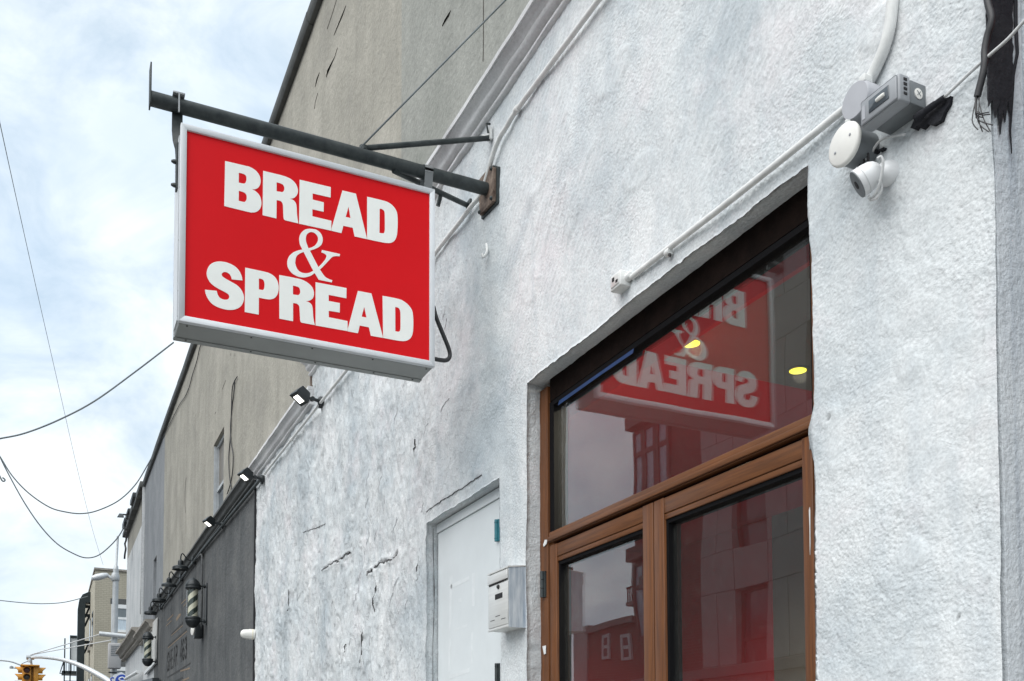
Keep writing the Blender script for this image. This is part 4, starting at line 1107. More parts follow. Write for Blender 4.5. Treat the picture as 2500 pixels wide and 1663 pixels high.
LETTERS=[
('B',['1387,6675 ~2073,6687 ~2271,6679 ~2453,6606 ~2579,6475 ~2630,6298 ~2615,6138 ~2541,5998 ~2443,5922 2327,5892 ~2476,5835 ~2602,5720 ~2658,5544 ~2655,5354 ~2590,5200 ~2483,5096 ~2351,5042 ~2203,5028 1374,5038', '1863,6374 ~2010,6375 ~2093,6348 ~2130,6272 ~2127,6151 ~2087,6054 ~2030,6019 1864,6011', '1870,5719 ~2017,5710 ~2107,5673 ~2146,5588 ~2142,5476 ~2094,5378 ~2028,5350 1870,5352']),
('R',['2715,6666 ~3255,6672 ~3527,6661 ~3749,6604 ~3904,6469 ~3974,6276 ~3949,6112 ~3864,5976 ~3754,5905 3660,5881 ~3805,5856 ~3900,5766 ~3930,5616 ~3942,5408 ~3961,5237 4000,5033 3522,5036 ~3471,5076 ~3453,5202 ~3443,5426 ~3429,5614 ~3373,5696 ~3297,5712 3204,5712 3204,5029 2712,5031', '3199,6370 ~3342,6363 ~3436,6331 ~3479,6238 ~3463,6120 ~3412,6060 ~3345,6046 3201,6036']),
('E',['4035,6678 5192,6695 5186,6297 4514,6288 4515,6054 4932,6051 4928,5695 4509,5690 4511,5425 5221,5423 5217,5049 4024,5031']),
('A',['5632,6678 6148,6686 6573,5111 6584,5045 6107,5038 6033,5353 5674,5345 5604,5047 5228,5047 5228,5136', '5868,6121 5947,5704 5762,5701']),
('D',['6585,6678 ~7096,6688 ~7393,6671 ~7599,6575 ~7740,6408 ~7787,6163 ~7785,5740 ~7752,5439 ~7668,5237 ~7528,5122 ~7361,5075 ~7138,5057 6591,5046', '7075,6342 ~7180,6341 ~7255,6290 ~7279,6168 ~7284,5768 ~7281,5548 ~7248,5440 ~7193,5409 7069,5398']),
('&',['~4462,4942 ~4663,4950 ~4826,4855 ~4900,4668 ~4867,4472 ~4759,4329 ~4605,4216 4428,4116 4746,3566 ~4887,3746 ~5011,3938 ~5041,4055 ~4994,4115 4851,4154 4877,4243 5556,4241 5536,4153 ~5370,4121 ~5253,4055 ~5152,3930 ~4950,3666 4803,3489 ~4890,3378 ~4999,3260 ~5140,3204 5273,3185 5247,3101 4762,3100 4611,3318 ~4458,3184 ~4289,3093 ~4152,3056 ~3984,3059 ~3787,3132 ~3649,3280 ~3603,3463 ~3639,3664 ~3736,3825 ~3902,3971 4152,4098 ~4067,4257 ~4032,4467 ~4080,4665 ~4216,4837 ~4339,4908', '4377,4191 ~4296,4387 ~4276,4555 ~4325,4714 ~4462,4821 ~4617,4806 ~4718,4688 ~4719,4547 ~4635,4379 ~4520,4270', '4199,4018 4556,3392 ~4426,3294 ~4288,3241 ~4120,3235 ~3983,3314 ~3905,3476 ~3897,3613 ~3941,3794 ~4054,3920']),
('S',['751,1893 1150,1935 ~1186,1807 ~1255,1713 ~1358,1675 ~1470,1681 ~1547,1728 ~1581,1816 ~1545,1890 ~1433,1948 ~1158,2045 ~969,2149 ~849,2303 ~804,2482 ~836,2669 ~936,2843 ~1097,2960 ~1302,3019 ~1525,3018 ~1751,2950 ~1909,2820 ~1998,2648 2031,2495 1661,2454 ~1625,2568 ~1555,2644 ~1460,2674 ~1374,2650 ~1315,2583 ~1324,2513 ~1410,2450 ~1653,2356 ~1844,2279 ~1985,2154 ~2074,1972 ~2079,1791 ~2008,1594 ~1870,1449 ~1680,1360 ~1456,1330 ~1199,1360 ~994,1445 ~856,1596 ~778,1759']),
('P',['2120,2979 ~2752,2975 ~2967,2957 ~3147,2876 ~3265,2716 ~3308,2503 ~3277,2284 ~3189,2118 ~3046,2020 ~2886,1991 2605,1989 2607,1371 2118,1371', '2599,2689 ~2693,2687 ~2764,2656 ~2801,2544 ~2793,2395 ~2758,2305 ~2696,2289 2602,2288']),
('R',['3322,2969 ~3889,2979 ~4146,2968 ~4368,2893 ~4526,2757 ~4589,2564 ~4557,2388 ~4465,2275 ~4354,2221 4271,2204 ~4410,2180 ~4512,2098 ~4550,1918 ~4571,1640 4628,1376 4139,1374 ~4092,1435 ~4082,1582 ~4066,1840 ~4052,1968 ~3978,2037 ~3896,2044 3826,2038 3833,1367 3339,1367', '3818,2684 ~3937,2681 ~4038,2655 ~4081,2552 ~4076,2449 ~4022,2376 ~3939,2361 3820,2355']),
('E',['4646,2981 5807,3003 5803,2615 5135,2611 5136,2377 5556,2385 5554,2029 5138,2013 5144,1769 5851,1764 5857,1385 4656,1369']),
('A',['6244,2989 6764,2997 7208,1456 7220,1381 6750,1377 6673,1683 6318,1686 6251,1379 5867,1377 5866,1481', '6489,2434 6578,2039 6390,2037']),
('D',['7203,2998 ~7741,3007 ~8002,2972 ~8225,2850 ~8377,2665 ~8424,2380 ~8425,1988 ~8389,1726 ~8288,1541 ~8106,1429 ~7825,1387 7228,1383', '7701,2667 ~7812,2664 ~7882,2606 ~7913,2456 ~7917,2086 ~7910,1841 ~7864,1748 ~7784,1729 7708,1731']),
]


# ================================================================== projecting light-box sign
SX0, SX1 = -3.640, -3.470                   # back and front faces
SY0, SY1 = -1.2120, -0.2720                 # street end, wall end
SZ0, SZ1 = 3.061, 3.761
SXC = -3.545                                # hanger line under the beam
sign = Thing('projecting_sign', 'red lightbox sign with white BREAD & SPREAD lettering in a white metal frame', 'sign', (SXC, (SY0 + SY1) / 2, SZ1))
bm = new_bm()
box(bm, (SX0 + .012, SY0 + .003, SZ0 + .004), (SX1 - .020, SY1 - .003, SZ1 - .003), .002); sign.part('housing', bm, M['alu_grey'])
FW = .0200
for xf, s in ((SX1, 1), (SX0, -1)):          # mitred frame on both faces
    def fr(y0, z0, y1, z1, y2, z2, y3, z3):
        b = new_bm(); prism(b, [(xf - s * .024, y0, z0), (xf - s * .024, y1, z1), (xf - s * .024, y2, z2), (xf - s * .024, y3, z3)], (s * .024, 0, 0))
        bmesh.ops.bevel(b, geom=[e for e in b.edges], offset=.0005, segments=1, affect='EDGES'); return b
    e = .0004
    for q in ((SY0, SZ1, SY1, SZ1, SY1 - FW, SZ1 - FW, SY0 + FW, SZ1 - FW), (SY0, SZ0, SY1, SZ0, SY1 - FW, SZ0 + FW, SY0 + FW, SZ0 + FW),
              (SY0, SZ0 + e, SY0, SZ1 - e, SY0 + FW, SZ1 - FW - e, SY0 + FW, SZ0 + FW + e), (SY1, SZ0 + e, SY1, SZ1 - e, SY1 - FW, SZ1 - FW - e, SY1 - FW, SZ0 + FW + e)):
        sign.part('frame_trim', fr(*q), M['alu'])
    bm = new_bm(); box(bm, (xf - s * .012, SY0 + FW - .002, SZ0 + FW - .002), (xf - s * .0085, SY1 - FW + .002, SZ1 - FW + .002)); sign.part('face_panel', bm, M['red'])
bm = new_bm(); box(bm, (SX0 + .030, SY0 - .001, SZ0 + .02), (SX1 - .045, SY0 + .003, SZ1 - .02)); sign.part('end_cover', bm, M['alu'])
bm = new_bm(); box(bm, (SX0 + .016, SY0 + .004, SZ0 - .001), (SX1 - .0215, SY1 - .004, SZ0 + .0045)); sign.part('bottom_cover', bm, M['alu_grey'])
bm = new_bm(); box(bm, (SX0 + .0005, SY0 + .001, SZ0 - .0035), (SX0 + .030, SY1 - .001, SZ0 - .0012)); sign.part('bottom_flange', bm, M['alu_grey'])
bm = new_bm(); box(bm, (SX0 + .03, SY1 - .002, 3.47), (SX0 + .10, SY1 + .018, 3.56), .003); sign.part('junction_box', bm, M['grey_plastic'])
for xx, ys in ((SX1 - .032, (-1.18, -.96, -.74, -.51, -.295)), (SX0 + .022, (-1.17, -.94, -.70, -.47, -.31))):
    for y in ys:
        bm = new_bm(); lathe(bm, [(.0032, 0), (.0036, .0018), (.0018, .0026)], (xx, y, SZ0 - .001 if xx > -3.6 else SZ0 - .0035), (0, 0, -1), 8); sign.part('screw', bm, M['screw'])
for z in (3.72, 3.55, 3.36, 3.18, 3.09):
    for xx in (SX1 - .034, SX0 + .04):
        bm = new_bm(); lathe(bm, [(.0032, 0), (.0036, .0018), (.0018, .0026)], (xx, SY0 + (-.001 if xx > -3.5 and False else .003), z), (0, -1, 0), 8); sign.part('screw', bm, M['screw'])


def letter_curve(contours, x, thick, mat):
    cu = bpy.data.curves.new('letter', 'CURVE'); cu.dimensions = '2D'; cu.fill_mode = 'BOTH'; cu.extrude = thick / 2
    for c in contours:
        pts = []
        for t in c.split():
            sm = t[0] == '~'; a, b = t.lstrip('~').split(','); pts.append((int(a) / 1e4 - 1.2, int(b) / 1e4 + 3.0, sm))
        n = len(pts); out = []
        for i in range(n):
            p1, p2 = pts[i], pts[(i + 1) % n]
            if not (p1[2] or p2[2]):
                out.append(p1[:2]); continue
            p0 = pts[i - 1] if p1[2] else None
            p3 = pts[(i + 2) % n] if p2[2] else None
            if p0 is None:
                p0 = (2 * p1[0] - p2[0], 2 * p1[1] - p2[1])
            if p3 is None:
                p3 = (2 * p2[0] - p1[0], 2 * p2[1] - p1[1])
            for k in range(6):
                t = k / 6
                out.append(tuple(.5 * (2 * p1[j] + (p2[j] - p0[j]) * t + (2 * p0[j] - 5 * p1[j] + 4 * p2[j] - p3[j]) * t * t + (3 * p1[j] - p0[j] - 3 * p2[j] + p3[j]) * t ** 3) for j in (0, 1)))
        sp = cu.splines.new('POLY'); sp.points.add(len(out) - 1)
        for i, (a, b) in enumerate(out):
            sp.points[i].co = (a, b, 0, 1)
        sp.use_cyclic_u = True
    tmp = bpy.data.objects.new('letter', cu); COL.objects.link(tmp)
    dg = bpy.context.evaluated_depsgraph_get()
    me = bpy.data.meshes.new_from_object(tmp.evaluated_get(dg))
    bpy.data.objects.remove(tmp); bpy.data.curves.remove(cu)
    bm = new_bm(); bm.from_mesh(me); bpy.data.meshes.remove(me)
    for v in bm.verts:                       # curve XY -> world YZ
        a, b, c = v.co
        v.co = (x + c, a, b)
    return sign.part('letter', bm, mat)


for ch, cs in LETTERS:
    letter_curve(cs, SX1 - .0085 + .0006, .0012, M['letter'])

# ================================================================== bracket that carries the sign
BX, BZ = -3.530, 3.856
brk = Thing('sign_bracket', 'black iron pipe bracket holding the red sign out from the wall', 'bracket', (BX, 0, BZ))
bm = new_bm(); tube(bm, [(BX, -.004, BZ), (BX, -1.306, BZ)], .0250, 20); brk.part('beam', bm, M['black_iron'])
bm = new_bm(); box(bm, (BX - .026, -1.3115, BZ - .028), (BX + .026, -1.3065, BZ + .115), .001); brk.part('end_plate', bm, M['black_iron'])
bm = new_bm(); prism(bm, [(p.x, -.026, p.z) for p in (yp(1182, 445), yp(1185, 529), yp(1218, 494), yp(1219, 412), yp(1211, 409))], (0, .012, 0)); brk.part('wall_plate', bm, M['rust'])
bm = new_bm(); prism(bm, [(p.x, -.013, p.z) for p in (yp(1179, 447), yp(1182, 537), yp(1222, 496), yp(1222, 408), yp(1211, 405))], (0, .012, 0)); brk.part('backing_plate', bm, M['black_iron'])
for q in ((1186, 522), (1215, 488), (1215, 416)):
    p = yp(*q); bm = new_bm(); lathe(bm, [(.008, 0), (.008, .006), (.004, .009)], (p.x, -.026, p.z), (0, -1, 0), 6); brk.part('bolt', bm, M['black_iron'])
a = Vector((BX, -.541, BZ + .030)); w = yp(1196, 337, -.012)
bm = new_bm(); tube(bm, [a, w], .0105, 12); brk.part('strut', bm, M['black_iron'])
bm = new_bm(); box(bm, (w.x - .014, -.018, w.z - .010), (w.x + .014, -.006, w.z + .040), .001); tube(bm, [w + Vector((0, -.035, -.004)), w + Vector((0, .004, 0.004))], .0075, 8); brk.part('strut_foot', bm, M['pipe_white'])
bm = new_bm(); tube(bm, [w + Vector((.010, -.012, .012)), w + Vector((.012, -.020, .046)), w + Vector((.012, -.004, .05))], .005, 6); brk.part('eye_bolt', bm, M['black_iron'])
a2 = Vector((BX, -.420, BZ - .026)); w2 = yp(1142, 502, -.012)
bm = new_bm(); tube(bm, [a2, w2], .0105, 12); brk.part('strut', bm, M['black_iron'])
m2 = a2.lerp(w2, .62); bm = new_bm(); tube(bm, [m2, m2 + Vector((-.012, -.010, -.050))], .009, 8); brk.part('stub', bm, M['black_iron'])
bm = new_bm(); box(bm, (w2.x - .022, -.012, w2.z - .015), (w2.x + .022, -.002, w2.z + .022), .002); brk.part('strut_foot', bm, M['black_iron'])
bm = new_bm(); lathe(bm, [(.016, -.008), (.016, .008)], tuple(a), (0, 0, 1), 8); brk.part('eye_bolt', bm, M['black_iron'])
# hangers: twisted flat bar at the street end, strap at the wall end
yl = -1.216
bm = new_bm(); box(bm, (BX - .026, yl - .020, BZ + .026), (BX + .030, yl + .020, BZ + .033), .001); brk.part('clamp_plate', bm, M['galv'])
bm = new_bm(); lathe(bm, [(.009, 0), (.009, .008), (.005, .012)], (BX + .004, yl, BZ + .033), (0, 0, 1), 6); brk.part('nut', bm, M['galv'])
bm = new_bm(); box(bm, (BX + .0255, yl - .0025, BZ - .040), (BX + .0305, yl + .0025, BZ + .026)); brk.part('bolt', bm, M['galv'])
bm = new_bm()
rows = []
for z, hw, ang in ((BZ - .020, .018, 90), (BZ - .06, .018, 90), (BZ - .085, .018, 80), (BZ - .115, .018, 40), (BZ - .14, .018, 8), (BZ - .17, .018, 0), (3.64, .018, 0), (3.560, .018, 0)):
    c, s = math.cos(R(ang)), math.sin(R(ang))
    # the width turns from along the beam to along the street as the bar twists
    q = Vector((c, s, 0)); t = Vector((-s, c, 0)) * .0025
    o = Vector((SXC, SY0 - .0045 if ang < 60 else SY0 - .0045, z))
    rows.append([bm.verts.new(o + q * hw + t), bm.verts.new(o + q * hw - t), bm.verts.new(o - q * hw - t), bm.verts.new(o - q * hw + t)])
for i in range(len(rows) - 1):
    for k in range(4):
        bm.faces.new((rows[i][k], rows[i][(k + 1) % 4], rows[i + 1][(k + 1) % 4], rows[i + 1][k]))
bm.faces.new(rows[0]); bm.faces.new(rows[-1])
brk.part('hanger_bar', bm, M['black_iron'])
for z in (3.66, 3.575):
    bm = new_bm(); lathe(bm, [(.008, 0), (.008, .007), (.004, .016)], (SXC, SY0 - .007, z), (0, -1, 0), 6); brk.part('bolt', bm, M['black_iron'])
yr = -.283
bm = new_bm()
prof = []
for k in range(13):
    an = R(-30 + k * 20)
    prof.append((BX + math.cos(an) * .0285, yr, BZ + math.sin(an) * .0285))
path = [(SXC + .024, yr, SZ1 + .004)] + prof + [(SXC - .024, yr, SZ1 + .004)]
rows = []
for p in path:
    rows.append([bm.verts.new((p[0], yr - .017, p[2])), bm.verts.new((p[0], yr + .017, p[2]))])
for i in range(len(rows) - 1):
    bm.faces.new((rows[i][0], rows[i][1], rows[i + 1][1], rows[i + 1][0]))
bmesh.ops.solidify(bm, geom=bm.faces[:], thickness=.004)
brk.part('strap', bm, M['galv'])
bm = new_bm(); box(bm, (SXC - .024, yr - .028, SZ1), (SXC + .024, yr + .02, SZ1 + .007), .001); brk.part('strap_foot', bm, M['black_iron'])
bm = new_bm(); lathe(bm, [(.010, 0), (.010, .012), (.005, .024)], (SXC + .014, yr - .024, SZ1 + .007), (0, 0, 1), 6); brk.part('bolt', bm, M['galv'])
bm = new_bm(); box(bm, (SXC - .02, -.315 - .30, SZ1 + .0005), (SXC + .02, -.575, SZ1 + .03), .002); brk.part('hanger_lug', bm, M['black_iron'])

# black feed conduit looping from the sign to its underside on the wall end
pts = [xp(1058, 748, -3.575), xp(1066, 778, -3.575), xp(1081, 815, -3.575), xp(1095, 850, -3.575), xp(1098.5, 868, -3.575), xp(1093, 878, -3.575), xp(1082, 880, -3.575), xp(1060, 876.5, -3.575)]
bm = new_bm(); tube(bm, smooth_path(pts, 6), .0085, 10); single('feed_conduit', bm, M['cable_black'], 'black bent electrical conduit looping out of the wall end of the red sign', 'conduit', pts[0])

# thin guy wire from the beam up to the grey wall
g0 = Vector((BX, -.583, BZ - .01)); g1 = yp(1262, -28, .02)
bm = new_bm(); tube(bm, [g0, g1], .0034, 6); single('guy_wire', bm, M['wire'], 'thin guy wire rising from the sign beam across the grey upper wall', 'wire', g0)

# ================================================================== conduits on the white wall
CY = -.022


def pipe(name, pixels, r, mat, label, y=CY, n=6, clamps=()):
    P = [yp(px, py, y) for px, py in pixels]
    t = Thing(name, label, 'conduit', tuple(P[0]))
    bm = new_bm(); tube(bm, smooth_path(P, n), r, 12); t.part('pipe', bm, mat)
    for (a, b) in clamps:
        c = yp(a, b, y); bm = new_bm()
        lathe(bm, [(r * 1.35, -.012), (r * 1.45, -.010), (r * 1.45, .010), (r * 1.35, .012)], c, (1, 0, 0), 10); box(bm, (c.x - .010, -.006, c.z - r * 2.6), (c.x + .010, .004, c.z - r * .6)); t.part('clamp', bm, mat)
    return t


up_pix = [(1500, -52), (1461, 0), (1360, 136), (1290, 230), (1255, 278), (1235, 312), (1220, 336), (1207, 367), (1196, 404), (1184, 448), (1172, 479), (1152, 502), (1120, 545), (1082, 593), (1000, 702), (845, 905), (790, 974), (700, 1088), (646, 1157)]
pipe('wall_conduit', up_pix, .0095, M['pipe_white'], 'white painted conduit running under the cornice and dipping behind the sign beam plate', clamps=((1262, 268), (712, 1073)))
dk = [(636, 1170), (600, 1214), (545, 1281), (477, 1366), (420, 1447), (395, 1482)]
pipe('shop_conduit', dk, .014, M['black_iron'], 'dark conduit under the black cornice linking the barber shop lamps')

# ----- conduit over the entrance
lp = [yp(1552, 679), yp(1640, 611), yp(1760, 519), yp(1900, 409), yp(2000, 329), yp(2082, 263)]
pz = sum(p.z for p in lp) / len(lp)
t = Thing('entrance_conduit', 'white painted conduit running along the wall just above the entrance lintel', 'conduit', (lp[0].x, -.015, lp[0].z))
bm = new_bm(); tube(bm, [Vector((p.x, -.014, p.z)) for p in lp], .0085, 14); t.part('pipe', bm, M['pipe_white'])
c = yp(1632, 617, -.014); bm = new_bm(); lathe(bm, [(.0100, -.010), (.0112, -.006), (.0112, .006), (.0100, .010)], c, (1, 0, -.02), 12); t.part('coupling', bm, M['pipe_white'])
bm = new_bm(); lathe(bm, [(.005, 0), (.005, .006)], c + Vector((.016, -.004, -.016)), (0, -1, 0), 8); t.part('screw', bm, M['screw'])
q = yp(1530, 690)
jb = Thing('small_junction_box', 'small white open-ended junction box at the low end of the conduit over the entrance', 'junction box', (q.x, 0, q.z))
bm = new_bm(); box(bm, (q.x - .032, -.040, q.z - .026), (q.x + .028, .004, q.z + .022), .004); jb.part('box_body', bm, M['pipe_white'])
bm = new_bm(); box(bm, (q.x - .024, -.0425, q.z - .018), (q.x + .020, -.0402, q.z + .014), .001); jb.part('box_lid', bm, M['steel'])
bm = new_bm(); box(bm, (q.x - .016, -.0437, q.z - .002), (q.x - .004, -.0424, q.z + .010)); box(bm, (q.x + .004, -.0437, q.z - .012), (q.x + .016, -.0424, q.z - .004)); jb.part('lid_opening', bm, M['dark'])
bm = new_bm(); lathe(bm, [(.013, 0), (.013, .014), (.010, .018)], (q.x + .028, -.014, q.z + .0), (1, 0, 0), 12); jb.part('hub', bm, M['pipe_white'])

riser = [yp(2196, -40), yp(2190, 20), yp(2184, 70), yp(2172, 118), yp(2155, 160), yp(2132, 205), yp(2104, 246)]
bm = new_bm(); tube(bm, smooth_path([Vector((p.x, -.014, p.z)) for p in riser], 6), .0125, 14)
single('riser_conduit', bm, M['pipe_white'], 'curved white conduit coming down from the top edge to the grey box', 'conduit', tuple(riser[-1]))

# ----- boxes and camera right of the entrance
c = yp(2098, 249, -.03)
rb = Thing('round_conduit_box', 'round grey junction box tucked behind the grey outlet cover', 'junction box', (c.x, 0, c.z))
bm = new_bm(); lathe(bm, [(.040, -.02), (.040, .028), (.037, .032), (.0, .033)], (c.x, -.012, c.z), (0, -1, 0), 28); rb.part('box_body', bm, M['grey_plastic_pale'])
for s in (-1, 1):
    bm = new_bm(); box(bm, (c.x - .008 + s * .022, -.044, c.z + s * .034 - .008), (c.x + .008 + s * .022, -.02, c.z + s * .034 + .008), .002); rb.part('lug', bm, M['pipe_white'])

LY = -.074
A_, B_, C_, D_ = yp(2101, 244, LY), yp(2195, 181, LY), yp(2196, 246, LY), yp(2101, 314, LY)
x0, x1 = (A_.x + D_.x) / 2, (B_.x + C_.x) / 2; z1 = (A_.z + B_.z) / 2; z0 = (C_.z + D_.z) / 2
ob = Thing('grey_outlet_box', 'grey weatherproof outlet box with clear window, high on the wall right of the entrance', 'outlet box', ((x0 + x1) / 2, 0, (z0 + z1) / 2))
bm = new_bm(); box(bm, (x0, LY, z0), (x1, -.042, z1), .005); lid = ob.part('lid', bm, M['grey_plastic'])
bm = new_bm(); box(bm, (x0 + .006, -.040, z0 + .005), (x1 - .003, .012, z1 - .004), .002); ob.part('base', bm, M['grey_plastic_dark'])
zc = (z0 + z1) / 2; xc = (x0 + x1) / 2; wd = x1 - x0; hh = z1 - z0
bm = new_bm(); box(bm, (x0 + .004, LY - .0035, z0 + .004), (x1 - .004, LY, z1 - .004), .003); ob.part('lid_rim', bm, M['grey_plastic'], parent=lid)
bm = new_bm(); box(bm, (xc - wd * .24, LY - .0052, zc - hh * .22), (xc + wd * .28, LY - .0034, zc + hh * .26), .001); ob.part('viewing_window', bm, M['pane_dark'], parent=lid)
bm = new_bm(); lathe(bm, [(.004, -.012), (.005, -.006), (.005, .006), (.004, .010)], (xc + wd * .08, LY - .0045, zc + hh * .03), (1, 0, 0), 10); ob.part('plug', bm, M['cover_white'], parent=lid)
bm = new_bm(); box(bm, (x0 + .008, LY - .0044, zc - hh * .28), (x0 + .016, LY - .0034, zc + hh * .22)); ob.part('moulded_mark', bm, M['grey_plastic_pale'], parent=lid)
for k in range(4):
    z = z0 + hh * (.30 + .17 * k); bm = new_bm(); box(bm, (x1 - .0005, -.062, z - .0025), (x1 + .0012, -.053, z + .0025)); ob.part('vent', bm, M['dark'], parent=lid)
bm = new_bm(); lathe(bm, [(.011, 0), (.011, .0015), (.009, .002)], (x1 - .003, -.018, zc + .001), (1, 0, 0), 18); ob.part('knockout', bm, M['cover_white'])
for s in (45, 135):
    bm = new_bm(); d = Vector((0, math.cos(R(s)), math.sin(R(s)))) * .007; o = Vector((x1 - .0008, -.018, zc + .001)); tube(bm, [o - d, o + d], .0008, 5); ob.part('knockout_slot', bm, M['grey_plastic_dark'])

dc = yp(2061, 353, -.062)
dk_ = Thing('round_cover', 'round cream white blank cover plate on a grey box below the outlet box', 'junction box', (dc.x, 0, dc.z))
rr = .0440
bm = new_bm(); lathe(bm, [(rr, 0), (rr + .0015, .004), (rr, .0085), (rr - .004, .0105), (.0, .0108)], (dc.x, -.056, dc.z), (0, -1, 0), 36); cv = dk_.part('cover_plate', bm, M['cover_white'])
bm = new_bm(); lathe(bm, [(rr - .006, 0), (rr - .006, .062)], (dc.x, .006, dc.z), (0, -1, 0), 28); dk_.part('box_body', bm, M['grey_plastic_dark'])
for s in (-1, 1):
    bm = new_bm(); lathe(bm, [(.0030, 0), (.0030, .0012), (.001, .002)], (dc.x + s * .022, -.0666, dc.z + s * .008), (0, -1, 0), 10); dk_.part('screw', bm, M['grey_plastic'], parent=cv)
bm = new_bm()
for k in range(6):
    o = Vector((dc.x + .0 + .006 * k, -.02 - .004 * (k % 2), dc.z - rr - .002)); tube(bm, smooth_path([o + Vector((0, 0, .02)), o, o + Vector((random.uniform(-.008, .008), -.006, -.010 - .006 * (k % 3)))], 3), .0022, 5)
dk_.part('wire_ends', bm, M['dark'])

# bullet camera
m_ = yp(2170, 424); tip = yp(2101, 450, -.085)
ca = Thing('security_camera', 'white bullet security camera aimed left on the wall under the round cover', 'camera', (m_.x, 0, m_.z))
bm = new_bm(); lathe(bm, [(.026, 0), (.026, .008), (.021, .022), (.014, .030), (.0, .033)], (m_.x, .004, m_.z), (0, -1, 0), 24); ca.part('wall_mount', bm, M['cam_white'])
f0 = Vector((m_.x + .010, -.036, m_.z - .004))
ax = (Vector((-.60, -.62, -.50))).normalized()
Lc = .050
bm = new_bm(); lathe(bm, [(.0, -.002), (.013, .0), (.0215, .007), (.0262, .016), (.0288, .030), (.0300, Lc), (.0285, Lc + .0015)], f0, ax, 28); ca.part('camera_body', bm, M['cam_white'])
bm = new_bm(); lathe(bm, [(.0302, Lc - .012), (.0304, Lc - .0115), (.0302, Lc - .011)], f0, ax, 28); ca.part('seam_ring', bm, M['cable_white'])
bm = new_bm(); lathe(bm, [(.0293, Lc - .002), (.0290, Lc + .0030), (.0, Lc + .0040)], f0, ax, 28); lens = ca.part('lens_face', bm, M['grey_plastic_dark'])
bm = new_bm(); lathe(bm, [(.0085, Lc + .0036), (.0085, Lc + .0048), (.0, Lc + .0053)], f0, ax, 18); ca.part('lens', bm, M['dark'], parent=lens)
cb = [yp(2114, 390, -.02), yp(2112, 350, -.02), (m_.x - .055, -.012, m_.z + .05), (m_.x - .01, -.012, m_.z + .075), yp(2210, 328, -.01)]
bm = new_bm(); tube(bm, smooth_path(cb, 6), .0028, 8); single('camera_power_cable', bm, M['cable_white'], 'thin white cable curving up from the round cover under the grey outlet box', 'cable', tuple(cb[0]))
cb = [yp(2142, 388, -.065), yp(2151, 383, -.06), yp(2156, 400, -.055), yp(2150, 440, -.05), yp(2140, 470, -.045), yp(2126, 486, -.04), yp(2121, 480, -.05)]
bm = new_bm(); tube(bm, smooth_path(cb, 6), .0030, 8)
cb = [yp(2148, 440, -.045), yp(2152, 462, -.04), yp(2140, 484, -.04), yp(2124, 488, -.04)]
tube(bm, smooth_path(cb, 6), .0030, 8); single('camera_cable_loop', bm, M['cable_white'], 'white cable looped round the bullet security camera', 'cable', tuple(cb[0]))

# ----- black cables and tar at the right edge of the wall
def rx(px, py, x=WR + .004):
    return xp(px, py, x)


bm = new_bm()
tl, n = [], 26
for i in range(n + 1):
    py = 0 + 250 * i / n
    tl.append((2401 + 4 + 6 * i / n + random.uniform(-1.2, 1.2), py))
dr = [(2411, 262), (2420, 246), (2428, 290), (2434, 262), (2440, 330), (2447, 268), (2452, 300), (2458, 246), (2464, 280)]
rt = [(2470 + random.uniform(-2, 2), 250 - 250 * i / n) for i in range(n + 1)]
poly = [rx(a, b) for a, b in [(2405, -60)] + tl + dr + rt + [(2474, -60)]]
prism(bm, poly, (.003, 0, 0)); single('tar_patch', bm, M['tar'], 'ragged black tar patch down the return of the wall at the right edge', 'tar patch', tuple(poly[0]))
bm = new_bm()
ptsc = [(2479, -40), (2480, 60), (2484, 130), (2473, 185), (2470, 250), (2466, 320), (2470, 375)]
tube(bm, [rx(a, b, WR + .005) for a, b in ptsc], [.004, .0035, .003, .0035, .003, .002, .001], 6); storefront.part('wall_crack', bm, M['tar'])

cbl = [(2405, -30), (2413, 12), (2421, 42), (2418, 64), (2410, 90), (2404, 125), (2404, 150), (2400, 180), (2392, 212), (2386, 236)]
bm = new_bm(); P = [yp(a, b, -.012) for a, b in cbl]; tube(bm, smooth_path(P, 5), .0068, 10)
cut = Thing('cut_cable', 'thick cut black cable with frayed wire ends hanging beside the tar patch', 'cable', tuple(P[-1])); cut.part('cable_jacket', bm, M['cable_black'])
rg = random.Random(5)
bm = new_bm()
for k in range(10):
    o = P[-1] + Vector((rg.uniform(-.004, .004), rg.uniform(-.004, .002), 0))
    e = yp(2386 + rg.uniform(2, 40), 236 + rg.uniform(35, 88), -.012 - rg.uniform(0, .012)); md = o.lerp(e, .5) + Vector((rg.uniform(-.010, .004), -.006, -.012))
    tube(bm, smooth_path([o, md, e], 4), .0011, 5)
cut.part('frayed_wires', bm, M['cable_black'])
bm = new_bm(); P = [yp(2520, 34, -.008), yp(2500, 52, -.008), yp(2460, 96, -.008), yp(2410, 140, -.010), yp(2360, 185, -.010), yp(2303, 240, -.014)]; tube(bm, smooth_path(P, 4), .0032, 8)
single('thin_grey_cable', bm, M['cable_white'], 'thin grey cable crossing the tar patch diagonally down to the outlet box', 'cable', tuple(P[0]))
bm = new_bm(); P = [yp(2306, 238, -.014), yp(2280, 256, -.018), yp(2255, 275, -.022), yp(2236, 292, -.024)]; tube(bm, smooth_path(P, 4), [.0058] * 4 + [.0068] * 5 + [.0095] * 4, 10)
single('taped_cable_end', bm, M['tar'], 'black taped cable end entering the wall right of the grey outlet box', 'cable', tuple(P[0]))
